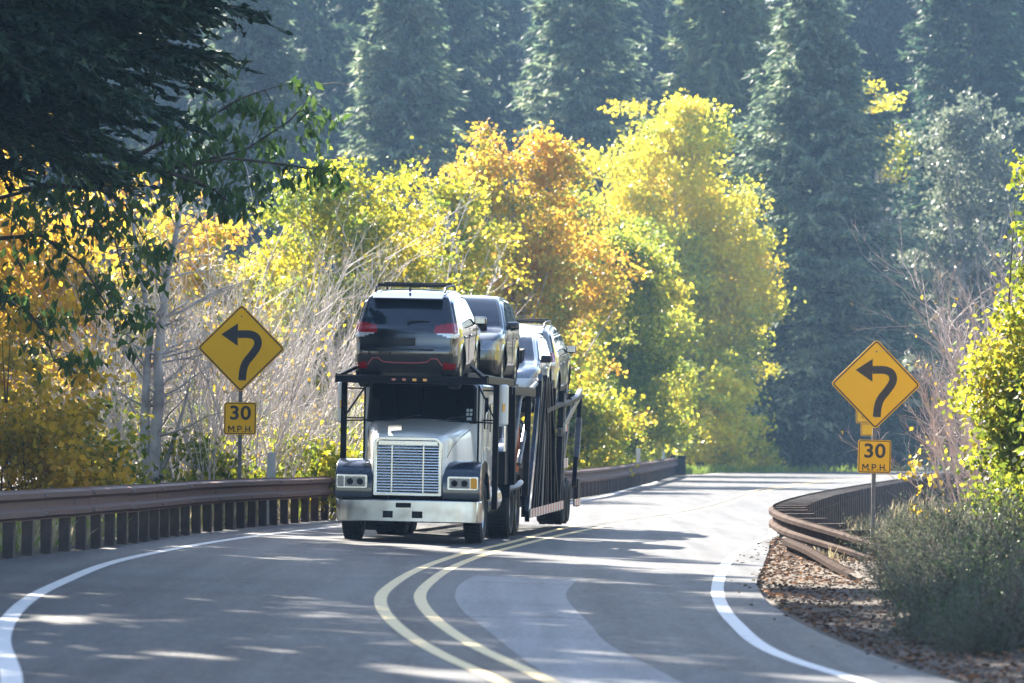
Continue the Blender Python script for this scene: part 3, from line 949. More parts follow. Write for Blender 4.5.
# rear upper deck carried by the tractor (second car)
mb = MB()
for s in (-1, 1):
    mb.box((s * .74, 7.6, 2.74), (.42, 4.9, .03)); mb.box((s * .95, 7.6, 2.77), (.03, 4.9, .09)); mb.box((s * .53, 7.6, 2.77), (.03, 4.9, .09))
    mb.box((s * 1.25, 7.6, 2.66), (.09, 5.0, .16))
for y in (5.4, 6.8, 8.3, 9.9): mb.box((0, y, 2.66), (2.5, .09, .1))
mb.build('upper_deck', M['steel_black'], tr, bevel=.008)

# ------------------------------------------------------------------ the trailer
tl = thing('car_trailer', 'black two deck car carrier trailer with slanted side frames behind the white truck', 'trailer', TRUCK_LOC, TRUCK_ROT)
mb = MB()
for s in (-1, 1):
    mb.box((s * .5, 14.6, .62), (.12, 12.6, .22)); mb.box((s * 1.17, 13.5, .40), (.12, 8.0, .22))
for y in np.arange(9.0, 21.5, 1.5): mb.box((0, y, .55), (2.3, .1, .12))
mb.box((0, 8.6, .75), (1.2, 1.6, .2))
mb.build('chassis_frame', M['steel_black'], tl, bevel=.01)
mb = MB()
for s in (-1, 1):
    mb.box((s * .74, 13.4, .78), (.42, 7.8, .04)); mb.box((s * .95, 13.4, .83), (.03, 7.8, .1)); mb.box((s * .53, 13.4, .83), (.03, 7.8, .1))
mb.build('lower_deck', M['steel_black'], tl, bevel=.006)
mb = MB()
for s in (-1, 1):
    for (y0, z0, y1, z1) in ((12.9, 2.42, 17.2, 2.60), (17.3, 2.56, 22.3, 2.80)):
        for dx in (.53, .95):
            mb.beam((s * dx, y0, z0), (s * dx, y1, z1), .10, .03)
        mb.beam((s * .74, y0, z0 - .04), (s * .74, y1, z1 - .04), .03, .42)
        mb.beam((s * 1.22, y0, z0 - .10), (s * 1.22, y1, z1 - .10), .14, .08)
for (y, z) in ((12.9, 2.34), (15, 2.42), (17.2, 2.48), (19.5, 2.58), (22.2, 2.70)): mb.box((0, y, z), (2.5, .1, .1))
mb.build('upper_deck', M['steel_black'], tl, bevel=.006)
for s in (-1, 1):
    x = s * 1.22
    for (y0, z0, y1, z1, wa, wb, mt) in ((9.5, .30, 12.0, 2.95, .30, .09, 'paint_navy'), (10.4, .4, 12.35, 2.9, .10, .10, 'steel_black'),
                                        (11.3, .4, 12.9, 3.0, .14, .12, 'steel_black'), (12.6, .4, 13.2, 3.0, .10, .08, 'steel_grey'), (13.6, .4, 13.3, 3.0, .16, .12, 'steel_black'),
                                        (14.6, .4, 13.7, 2.9, .12, .10, 'steel_black'), (16.2, .5, 14.2, 2.85, .12, .1, 'steel_black'), (16.6, .5, 17.2, 2.75, .14, .12, 'steel_black'), (17.6, .9, 17.7, 2.7, .10, .1, 'steel_grey'),
            (10.9, .4, 11.6, 2.9, .10, .12, 'steel_black'), (12.0, .4, 12.7, 2.95, .10, .13, 'steel_black'), (13.1, .4, 12.95, 3.0, .10, .12, 'steel_black'), (15.2, .4, 14.9, 2.8, .12, .13, 'steel_black'), (9.0, .7, 9.4, 2.75, .12, .12, 'steel_black')):
        m_ = M['fender_navy'] if mt == 'paint_navy' else M[mt]
        MB().beam((x, y0, z0), (x, y1, z1), wb, wa).build('side_post', m_, tl, bevel=.01)
    MB().tube([(s * 1.15, 8.3, 1.3), (s * 1.2, 10.0, 2.45)], .045, 10).build('ram', M['steel_grey'], tl, smooth=True)
    MB().tube([(s * 1.1, 9.2, 2.55), (s * 1.2, 11.9, 2.9)], .04, 8).build('ram', M['steel_grey'], tl, smooth=True)
    MB().beam((x, 16.8, 1.9), (x, 22.2, 2.78), .10, .16).build('lift_arm', M['steel_grey'], tl, bevel=.01)
    MB().beam((x, 17.6, 1.2), (x, 19.4, 2.55), .08, .10).build('lift_arm', M['steel_grey'], tl, bevel=.01)
    MB().beam((x, 22.2, 2.75), (x, 20.9, .75), .10, .10).build('end_post', M['steel_black'], tl, bevel=.01)
    MB().beam((x + s * .01, 21.85, 2.2), (x + s * .01, 21.3, 1.35), .12, .13).build('end_post', M['steel_grey'], tl, bevel=.01)
    MB().box((x, 21.7, .62), (.10, .5, .6)).build('rear_panel', M['steel_black'], tl, bevel=.01)
    # fender over the trailer wheels
    MB().beam((s * 1.0, 17.3, 1.13), (s * 1.0, 20.3, 1.13), .04, .62).build('wheel_guard', M['steel_black'], tl)
    # red and white tape along the lower edge and on the brackets
    for (y0, y1, z0, z1, h) in ((9.5, 17.4, .36, .42, .17), (17.35, 18.3, 1.28, 1.28, .2), (17.4, 18.0, 2.0, 2.0, .14), (20.4, 21.9, .42, .42, .14)):
        mb = MB(); nseg = max(2, int((y1 - y0) / .3))
        for i in range(nseg):
            a, b = y0 + (y1 - y0) * i / nseg, y0 + (y1 - y0) * (i + 1) / nseg
            mb.cur = i % 2
            zc = z0 + (z1 - z0) * (i + .5) / nseg
            mb.box((x + s * .066, (a + b) / 2, zc), (.012, b - a, h))
        mb.build('reflective_tape', [M['tape_white'], M['tape_red']], tl)
    for y in (18.3, 19.5):
        wheel(tl, s * .95, y, .47, .47, .55, s)
mb = MB()
for k in range(9):
    a = k * .7
    mb.tube([(1.02 + .05 * math.cos(a), 8.9 + .06 * math.sin(a), 2.0 - .02 * k), (1.05 + .06 * math.cos(a + 1), 8.95 + .05 * math.sin(a), 1.5), (1.0 + .07 * math.cos(a + 2), 8.9, .95 + .03 * k)], .03, 6)
mb.build('strap_bundle', M['strap_orange'], tl, smooth=True)
MB().box((0, 18.3, .47), (1.6, .16, .16)).box((0, 19.5, .47), (1.6, .16, .16)).build('axle', M['steel_black'], tl)

# ------------------------------------------------------------------ the cars on it
def catmull_closed(P, n):
    P = np.array(P, dtype=float); m = len(P)
    t = np.linspace(0, m, n * 4, endpoint=False)
    i = t.astype(int) % m; f = (t - t.astype(int))[:, None]
    p0, p1, p2, p3 = P[(i-1) % m], P[i], P[(i+1) % m], P[(i+2) % m]
    Q = .5 * ((2*p1) + (-p0 + p2)*f + (2*p0 - 5*p1 + 4*p2 - p3)*f**2 + (-p0 + 3*p1 - 3*p2 + p3)*f**3)
    L = np.concatenate([[0], np.cumsum(np.linalg.norm(np.diff(np.vstack([Q, Q[:1]]), axis=0), axis=1))])
    s = np.linspace(0, L[-1], n, endpoint=False)
    Qc = np.vstack([Q, Q[:1]])
    return np.stack([np.interp(s, L, Qc[:, 0]), np.interp(s, L, Qc[:, 1])], 1)

SUV = [(-2.05,.24),(-2.22,.36),(-2.27,.50),(-2.28,.66),(-2.25,.78),(-2.23,.92),(-2.20,1.04),(-2.13,1.12),(-2.02,1.28),(-1.90,1.44),(-1.80,1.56),(-1.74,1.62),(-1.5,1.665),(-1.1,1.695),(-.5,1.705),(.0,1.69),(.30,1.64),(.62,1.46),(.92,1.25),(1.12,1.11),(1.32,1.06),(1.65,1.01),(1.95,.94),(2.15,.86),(2.26,.76),(2.31,.6),(2.3,.44),(2.2,.3),(1.95,.23),(1.2,.2),(0,.2),(-1.2,.2)]
HATCH = [(-1.98,.22),(-2.10,.34),(-2.14,.48),(-2.13,.62),(-2.10,.78),(-2.06,.92),(-1.98,1.02),(-1.82,1.16),(-1.62,1.31),(-1.46,1.40),(-1.1,1.46),(-.6,1.485),(-.1,1.475),(.25,1.42),(.62,1.24),(.95,1.06),(1.18,.965),(1.4,.93),(1.7,.88),(1.95,.80),(2.1,.70),(2.17,.56),(2.16,.42),(2.08,.28),(1.85,.2),(1.1,.17),(0,.17),(-1.1,.17)]

def car(name, label, local, rotz, pitch, paint, kind='suv', trim=False, rails=True, scale=1.0, rear_dark=True):
    out = SUV if kind == 'suv' else HATCH
    zroof = 1.705 if kind == 'suv' else 1.485
    zb = 1.06 if kind == 'suv' else .93                   # belt line
    w0 = .905 if kind == 'suv' else .885
    wb, wr = (1.335, .355) if kind == 'suv' else (1.31, .325)
    root = thing(name, label, 'car')
    root.matrix_world = TRUCK_M @ Matrix.Translation(local) @ Matrix.Rotation(rotz, 4, 'Z') @ Matrix.Rotation(pitch, 4, 'X')
    N = 420
    O = catmull_closed(out, N)
    ymin, ymax = O[:, 0].min(), O[:, 0].max()
    med = np.stack([np.clip(O[:, 0], ymin + .75, ymax - .75), np.full(N, .72)], 1)
    def W(y, z):
        w = np.full_like(y, w0)
        w = w - np.maximum(z - zb, 0) * .30 - .25 * np.maximum(z - zb - .4, 0) ** 1.5
        w = w - np.maximum(.45 - z, 0) * .22
        w = w + .018 * np.exp(-((z - (zb - .12)) / .09) ** 2)
        dist_ = np.minimum(np.hypot(y - wb, z - wr), np.hypot(y + wb, z - wr))
        w = w + .022 * np.exp(-((dist_ - .43) / .07) ** 2)
        for e, s in ((ymax, 1), (ymin, -1)):
            t = np.clip((np.abs(y) - 1.45) / .85, 0, 1) * (np.sign(y) == s)
            w = w - (.13 if s > 0 else .07) * t ** 2
        return w
    Rr = .085
    cols = []
    zone = []
    nv, nr, nj = 34, 5, 30
    Wo = W(O[:, 0], O[:, 1])
    for v in np.linspace(0, 1, nv):
        x = v * (Wo - Rr)
        crown = .02 * (1 - v ** 2) * (O[:, 1] > 1.0)
        cols.append(np.stack([x, O[:, 0], O[:, 1] - .02 * (O[:, 1] > 1.0) + crown], 1)); zone.append(0)
    dirm = med - O
    dl = np.linalg.norm(dirm, axis=1)[:, None]
    dirm = dirm / np.maximum(dl, 1e-6)
    for k in range(1, nr + 1):
        a = math.pi / 2 * k / nr
        ins = np.minimum(Rr * (1 - math.cos(a)), dl[:, 0] * .9)[:, None]
        p = O + dirm * ins
        p[:, 1] -= .02 * (O[:, 1] > 1.0)
        cols.append(np.stack([Wo - Rr + Rr * math.sin(a), p[:, 0], p[:, 1]], 1)); zone.append(1)
    last = cols[-1][:, 1:]
    for k in range(1, nj + 1):
        t = k / nj
        p = last + (med - last) * t
        cols.append(np.stack([W(p[:, 0], p[:, 1]), p[:, 0], p[:, 1]], 1)); zone.append(2)
    P = np.stack(cols, 1)                                 # (N, cols, 3), right half
    zone = np.array(zone)
    xr = np.abs(P[:, :, 0]) / w0
    for s, k_, e in ((1, .20, ymax), (-1, .13, ymin)):    # bowed nose and tail
        m_ = sstep(abs(e) - .65, abs(e), np.abs(P[:, :, 1])) * (np.sign(P[:, :, 1]) == s)
        P[:, :, 1] -= s * k_ * xr ** 3 * m_
    nc = P.shape[1]
    zone_f = np.maximum(zone[:-1], zone[1:])
    bins = {}
    def put(key, quad):
        bins.setdefault(key, []).append(quad)
    # vectorised classification of every face
    A, B_, C_, D_ = P, np.roll(P, -1, 0), np.roll(P, -1, 0), P
    q = np.stack([P[:, :-1], np.roll(P, -1, 0)[:, :-1], np.roll(P, -1, 0)[:, 1:], P[:, 1:]], 2)   # (N, nc-1, 4, 3)
    cc = q.mean(2)
    x, y, z = cc[..., 0], cc[..., 1], cc[..., 2]
    zf = np.broadcast_to(zone_f[None], x.shape)
    side = zf == 2
    key = np.zeros(x.shape, dtype=int)                    # 0 paint
    oy = np.sort(O[O[:, 1] > zb]); 
    top = O[(O[:, 1] > .8)]
    order = np.argsort(top[:, 0])
    def ztop(yy):
        t = top[order]
        # the upper outline: highest z near yy
        g = np.linspace(ymin, ymax, 200)
        zz = np.array([t[np.abs(t[:, 0] - u) < .03][:, 1].max() if np.any(np.abs(t[:, 0] - u) < .03) else .8 for u in g])
        return np.interp(yy, g, zz)
    zt = ztop(y)
    wc = np.minimum(np.hypot(y - wb, z - wr), np.hypot(y + wb, z - wr))
    clad = (z < .40) | (side & (wc < .46) & (z < .95))
    key[clad] = 1
    if kind == 'suv':
        key[(y < -1.9) & (z < .60)] = 1
        key[(y > 1.95) & (z < .50)] = 1
    glass = side & (z > zb - .015 + .02 * (y < -1.2)) & (z < zt - .115) & (np.abs(y + .30) > .035)
    key[glass] = 2
    key[glass & (np.abs(y + 1.20) < .04)] = 0
    yf = np.interp(z, [zb, zroof], [1.12, .25]) if kind == 'suv' else np.interp(z, [zb, zroof], [1.1, .2])
    wsf = (zf < 2) & (y > .2) & (z > zb + .05) & (z < zroof - .075) & (x < W(y, z) - .085)
    key[wsf] = 3
    rwf = (zf < 2) & (y < -1.35) & (z > zb + .045) & (z < zroof - .135) & (x < .80 - .42 * (z - zb))
    key[rwf] = 4
    tlm = (y < ymin + .42) & (z > zb - .155 + .10 * np.clip((.75 - x) / .3, 0, 1)) & (z < zb + .10 - .05 * np.clip((.75 - x) / .25, 0, 1)) & (x > .50)
    key[tlm & (z > zb - .085)] = 5
    key[tlm & (z <= zb - .085)] = 6
    hl = (y > ymax - .55) & (z > .68) & (z < .68 + .17 * np.clip((x - .3) / .3, .4, 1)) & (x > .46) & (z < zt - .02)
    key[hl] = 7
    grl = (zf < 2) & (y > ymax - .3) & (z > .46) & (z < .74) & (x < .42)
    key[grl] = 8
    refl = (y < ymin + .3) & (z > .36) & (z < .47) & (x > .66) & (x < .86)
    key[refl & (zf < 3) & (np.full(x.shape, kind == 'suv'))] = 9
    hole = side & (wc < .405 * wr / .355)
    key[hole] = -1
    dbl = {}
    def emit(nm, keys, mat, parent, mirror='both'):
        m_ = np.isin(key, keys)
        if not m_.any(): return None
        Q = q[m_]
        Ql = Q.copy()[:, ::-1]; Ql[..., 0] *= -1
        QQ = Q if mirror == 'r' else Ql if mirror == 'l' else np.concatenate([Q, Ql])
        V = np.round(QQ.reshape(-1, 3), 5)
        u, inv = np.unique(V, axis=0, return_inverse=True)
        F = inv.reshape(-1, 4)
        F = [list(dict.fromkeys(f)) for f in F.tolist()]
        F = [f for f in F if len(f) > 2]
        me = bpy.data.meshes.new(nm)
        me.from_pydata(u.tolist(), [], F)
        import bmesh
        bm = bmesh.new(); bm.from_mesh(me)
        bmesh.ops.recalc_face_normals(bm, faces=bm.faces)
        bm.to_mesh(me); bm.free()
        me.materials.append(mat)
        me.polygons.foreach_set('use_smooth', [True] * len(me.polygons))
        return link_obj(nm, me, parent)
    body = emit('body', [0], M[paint], root)
    emit('cladding', [1], M['plastic_black'], root)
    emit('side_window', [2], M['glass_dark'], root, 'r'); emit('side_window', [2], M['glass_dark'], root, 'l')
    emit('windshield', [3], M['glass_blue'], root)
    rw = emit('rear_window', [4], M['glass_blue'], root)
    for sd in 'rl':
        t_ = emit('tail_light', [5], M['lens_red'], root, sd)
        emit('reverse_lens', [6], M['lens_white'], t_, sd)
        emit('headlight', [7], M['lens_clear'], root, sd)
        emit('reflector', [9], M['lens_red'], root, sd)
    emit('grille', [8], M['plastic_black'], root)
    MB().box((0, 0, .5), (1.3, 3.6, .5)).box((0, .0, .95), (1.1, 2.6, .5)).build('interior', M['dark_void'], root)
    # wheels
    for sx in (-1, 1):
        for sy in (-1, 1):
            h = .11
            prof = [(-h*.8, wr*.66), (-h, wr*.75), (-h, wr*.9), (-h*.75, wr), (h*.75, wr), (h, wr*.9), (h, wr*.75), (h*.8, wr*.66)]
            w_ = MB().lathe(prof, (0, 0, 0), 'x', 32).build('wheel', M['rubber'], root, smooth=True)
            w_.location = (sx * (w0 - .13), sy * wb, wr)
            mb = MB().lathe([(-h*.5*sx, wr*.66), (h*.8*sx, wr*.67), (h*.7*sx, wr*.6), (h*.2*sx, wr*.58)], (0, 0, 0), 'x', 28)
            mb.lathe([(h*.6*sx, wr*.16), (h*.75*sx, wr*.12), (h*.75*sx, .001)], (0, 0, 0), 'x', 12)
            for k in range(10):
                a = 2 * math.pi * k / 10 + (.12 if k % 2 else -.12)
                mb.beam((h*.6*sx, wr*.1*math.cos(a), wr*.1*math.sin(a)), (h*.7*sx, wr*.62*math.cos(a), wr*.62*math.sin(a)), .03, .035)
            mb.build('rim', M['alloy'], w_, smooth=True)
        mx = sx * (w0 + .10)
        mr_ = MB().box((mx, .66 if kind == 'suv' else .72, zb + .07), (.22, .12, .15)).build('mirror', M['paint_black' if kind == 'suv' else 'plastic_black'], root, bevel=.045, seg=3)
        MB().box((mx, .594 if kind == 'suv' else .654, zb + .075), (.17, .01, .11)).build('mirror_glass', M['chrome'], mr_, bevel=.004)
        MB().beam((sx * (w0 - .05), .66 if kind == 'suv' else .72, zb + .02), (mx, .66 if kind == 'suv' else .72, zb + .03), .05).build('mirror_arm', M['plastic_black'], mr_)
        for y0 in (-.22, -1.12):
            MB().beam((sx * (w0 + .022), y0 - .1, zb - .16), (sx * (w0 + .022), y0 + .1, zb - .16), .03).build('door_handle', M[paint], root, bevel=.01)
        mb = MB()
        for (y0, y1) in ((-.30, -.30), (.93, .86)):
            mb.tube([(sx * (float(W(np.array([y0]), np.array([zz]))[0]) + .0), y0 + (y1 - y0) * (zz - .4), zz) for zz in np.linspace(.42, zb - .03, 7)], .006, 4)
        mb.build('door_seam', M['dark_void'], root)
        if rails:
            zr = zroof + .005
            mb = MB().tube([(sx * .60, -1.55, zr - .04), (sx * .60, -1.45, zr + .035), (sx * .60, -.9, zr + .055), (sx * .60, -.1, zr + .045), (sx * .60, .08, zr + .02), (sx * .60, .18, zr - .03)], .02, 8)
            mb.build('roof_rail', M['plastic_black'], root, smooth=True)
    if rails:
        for y0 in (-1.25, -.35):
            MB().beam((-.60, y0, zroof + .075), (.60, y0, zroof + .075), .06, .025).build('roof_bar', M['plastic_black'], root, bevel=.008)
    fin = [(-1.62, zroof - .035), (-1.60, zroof + .03), (-1.56, zroof + .055), (-1.45, zroof - .015)]
    MB().prism(fin, lambda p: (-.015, p[0], p[1]), lambda p: (.015, p[0], p[1])).build('antenna_fin', M['plastic_black'], root, bevel=.006)
    if kind == 'suv':
        MB().prism([(-1.99, 1.555), (-1.98, 1.575), (-1.62, 1.66), (-1.62, 1.60)], lambda p: (-.60, p[0], p[1]), lambda p: (.60, p[0], p[1])).build('spoiler', M[paint], root, bevel=.012)
        MB().tube([(.02, -2.14, 1.165), (.1, -2.115, 1.19), (.40, -2.08, 1.185)], .014, 6).build('wiper', M['plastic_black'], root)
        MB().box((0, -2.265, .70), (1.0, .02, .035)).build('tailgate_crease', M['plastic_black'], root, bevel=.008)
        def yrear(xx, zz):
            o_ = O[(O[:, 0] < -1.8)]
            i = np.argsort(o_[:, 1])
            return float(np.interp(zz, o_[i][:, 1], o_[i][:, 0])) + .13 * (abs(xx) / w0) ** 3
        if trim:
            path = [(-.64, .43), (-.56, .545), (-.46, .555), (-.38, .49), (-.2, .475), (.2, .475), (.38, .49), (.46, .555), (.56, .545), (.64, .43)]
            MB().tube([(px, yrear(px, pz) - .008, pz) for px, pz in path], .011, 6).build('trim_strip', M['trim_red'], root, smooth=True)
        MB().box((0, -2.256, .84), (.36, .02, .13)).build('plate_recess', M['plastic_black'], root, bevel=.006)
    return root

car('suv', 'glossy black SUV with red bumper trim riding rear first above the truck cab', (-.13, 2.62, 2.70), 0, R(3.0), 'paint_black', 'suv', trim=True)
car('suv', 'dark grey SUV facing forward right behind the black SUV on the upper deck', (.12, 7.65, 2.74), R(180), R(-1.0), 'paint_olive', 'suv', rails=False)
car('hatchback', 'white hatchback tipped nose down in the middle of the trailer upper deck', (.15, 15.05, 2.42), R(180), R(-4.0), 'paint_white', 'hatch', rails=False)
car('suv', 'silver SUV seen from behind at the tail end of the trailer upper deck', (.15, 19.75, 2.50), 0, R(3.2), 'paint_silver', 'suv', rails=True)
car('hatchback', 'white hatchback on the trailer lower deck, mostly hidden behind the dark side frame', (.0, 12.1, .80), R(180), 0, 'paint_white', 'hatch', rails=False)

# ------------------------------------------------------------------ plants
M['needle_dark'] = mat_leaf('needle_dark', [(.15, (.014,.034,.024)), (.5, (.04,.08,.05)), (.85, (.11,.17,.085))], .55, .6, .45, .6, .2)
M['needle_blue'] = mat_leaf('needle_blue', [(.15, (.022,.048,.032)), (.5, (.075,.12,.075)), (.85, (.19,.25,.14))], .55, .6, .45, .6, .2)
M['needle_mist'] = mat_leaf('needle_mist', [(.15, (.045,.085,.055)), (.5, (.15,.215,.13)), (.85, (.36,.40,.24))], .6, .6, .45, .6, .2)
M['needle_black'] = mat_leaf('needle_black', [(.1, (.010,.024,.013)), (.9, (.038,.07,.038))], .6, .5, .12, .6, .15)
M['needle_pale'] = mat_leaf('needle_pale', [(0, (.08,.13,.075)), (.5, (.17,.22,.11)), (1, (.3,.34,.16))], .3, .4, .35, .6, .2)
M['leaf_yellowgreen'] = mat_leaf('leaf_yellowgreen', [(.1, (.06,.11,.015)), (.38, (.20,.26,.025)), (.6, (.50,.44,.03)), (.9, (.68,.50,.04))], .28, .62)
M['leaf_orange'] = mat_leaf('leaf_orange', [(.1, (.08,.13,.03)), (.34, (.26,.28,.035)), (.52, (.58,.44,.04)), (.72, (.64,.33,.05)), (.95, (.68,.48,.05))], .26, .6)
M['leaf_greengold'] = mat_leaf('leaf_greengold', [(.1, (.09,.15,.025)), (.45, (.22,.28,.035)), (.7, (.48,.44,.04)), (.95, (.66,.44,.04))], .3, .6)
M['leaf_yellow'] = mat_leaf('leaf_yellow', [(.08, (.14,.22,.035)), (.34, (.42,.45,.05)), (.56, (.74,.64,.045)), (.95, (.78,.52,.03))], .22, .6)
M['leaf_green'] = mat_leaf('leaf_green', [(0, (.03,.07,.02)), (.6, (.06,.12,.03)), (1, (.12,.18,.035))], .5, .4, .35)
M['leaf_deep'] = mat_leaf('leaf_deep', [(0, (.022,.05,.025)), (.6, (.045,.085,.04)), (1, (.10,.13,.045))], .3, .4, .35)
M['leaf_grey'] = mat_leaf('leaf_grey', [(0, (.07,.10,.07)), (.6, (.15,.18,.12)), (1, (.26,.28,.18))], .3, .4, .4)
M['leaf_lime'] = mat_leaf('leaf_lime', [(0, (.035,.06,.012)), (.4, (.13,.18,.02)), (.72, (.36,.34,.03)), (1, (.66,.42,.03))], .6, .55)
M['leaf_sage'] = mat_leaf('leaf_sage', [(0, (.025,.04,.02)), (.45, (.075,.095,.058)), (.8, (.17,.18,.125)), (1, (.28,.2,.09))], 1.2, .5, .25, .8, .1)
M['leaf_gold'] = mat_leaf('leaf_gold', [(0, (.10,.12,.02)), (.4, (.42,.30,.03)), (.8, (.66,.38,.03)), (1, (.5,.2,.03))], .8, .5)
M['leaf_litter'] = mat_leaf('leaf_litter', [(0, (.04,.027,.022)), (.55, (.105,.068,.05)), (.85, (.2,.10,.05)), (1, (.48,.2,.04))], .8, .3, .15, .9, .1)
M['grass_dry'] = mat_leaf('grass_dry', [(0, (.16,.13,.07)), (.5, (.32,.27,.16)), (1, (.46,.4,.27))], .6, .4, .3)
M['grass_green'] = mat_leaf('grass_green', [(0, (.06,.10,.02)), (.5, (.16,.24,.03)), (1, (.34,.36,.05))], .6, .4, .4)

def nrm(v):
    return v / np.maximum(np.linalg.norm(v, axis=-1, keepdims=True), 1e-9)

def leaf_quads(cen, size, rng, aspect=.7, down=.25, dirs=None, spread=1.0):
    """One folded four-point leaf per centre."""
    n = len(cen)
    e = rng.normal(size=(n, 3)) * spread
    if dirs is not None: e = e * .6 + dirs
    e[:, 2] -= down
    e = nrm(e)
    u = nrm(np.cross(e, rng.normal(size=(n, 3))))
    s = size * rng.uniform(.65, 1.3, (n, 1))
    h = nrm(np.cross(u, e)) * s * .16
    a = cen - e * s * .5
    b = cen + u * s * aspect * .5 + h
    c = cen + e * s * .5
    d = cen - u * s * aspect * .5 + h
    return np.stack([a, b, c, d], 1)

def clump_tree(name, label, cat, loc, H, blobs, nclump, nleaf, leaf, mat, bark, seed, group=None, clump_r=.6, trunk_r=None, stems=1, fork=.25, down=.3, rest=.0, nbranch=70):
    """Broadleaf tree: trunk, limbs to each clump, clumps of leaves spread through the crown's volume.
    blobs: (x, y, z, rx, ry, rz, weight) in metres from the base."""
    rng = np.random.default_rng(seed)
    t = thing(name, label, cat, loc, (0, 0, 0), group)
    B = np.array(blobs, dtype=float)
    pick = rng.choice(len(B), nclump, p=B[:, 6] / B[:, 6].sum())
    dr = nrm(rng.normal(size=(nclump, 3)))
    rad = rng.uniform(.15, 1.0, (nclump, 1)) ** .45
    cen = B[pick, :3] + dr * rad * B[pick, 3:6] * (1 + .18 * rng.normal(size=(nclump, 1)))
    keep = cen[:, 2] > .25
    cen = cen[keep]; nclump = len(cen)
    cr = clump_r * rng.uniform(.55, 1.35, nclump)
    cnt = np.maximum(3, (nleaf / nclump * (cr / clump_r) ** 2 * rng.uniform(.5, 1.4, nclump)).astype(int))
    idx = np.repeat(np.arange(nclump), cnt)
    off = rng.normal(size=(len(idx), 3)) * cr[idx, None] * np.array([.62, .62, .42])
    pos = cen[idx] + off
    pos[:, 2] = np.maximum(pos[:, 2], .05)
    trunk_r = trunk_r or H * .012
    mb = MB()
    axis = []
    top = H * .86
    for s in range(stems):
        bx, by = (rng.normal(0, .35), rng.normal(0, .35)) if stems > 1 else (0, 0)
        lean = rng.normal(0, .05 * H, 2) if stems > 1 else rng.normal(0, .02 * H, 2)
        pts = []
        for q in np.linspace(0, 1, 9):
            pts.append((bx + lean[0] * q + .012 * H * math.sin(q * 5 + s), by + lean[1] * q + .012 * H * math.cos(q * 4 + s * 2), -.15 + (top + .15) * q))
        pts = np.array(pts); axis.append(pts)
        mb.tube(pts, [trunk_r * (1 - .85 * q) * (1.25 if q == 0 else 1) for q in np.linspace(0, 1, 9)], 8)
    mb.build('trunk', bark, t, smooth='all')
    mb = MB()
    for i in rng.permutation(nclump)[:nbranch]:
        A = axis[rng.integers(stems)]
        c = cen[i]
        q = np.clip((c[2] / top) * rng.uniform(.35, .8), fork * .5, .97) * 8
        k = int(q); f = q - k
        a = A[k] * (1 - f) + A[min(k + 1, 8)] * f
        mid = (a + c) / 2 + np.array([0, 0, -.12 * np.linalg.norm((c - a)[:2])]) + rng.normal(0, .05 * np.linalg.norm(c - a), 3)
        r0 = trunk_r * .38 * (1 - .6 * k / 8)
        mb.tube([a, a * .5 + mid * .5 + rng.normal(0, .03, 3), mid, mid * .4 + c * .6 + rng.normal(0, .06, 3), c], [r0, r0 * .8, r0 * .6, r0 * .4, r0 * .15], 4, False)
    mb.build('limbs', bark, t, smooth='all')
    dirs = nrm(off + np.array([0, 0, -.1])) * .5
    quads_mesh('crown', leaf_quads(pos, leaf, rng, .72, down, dirs), mat, t)
    return t

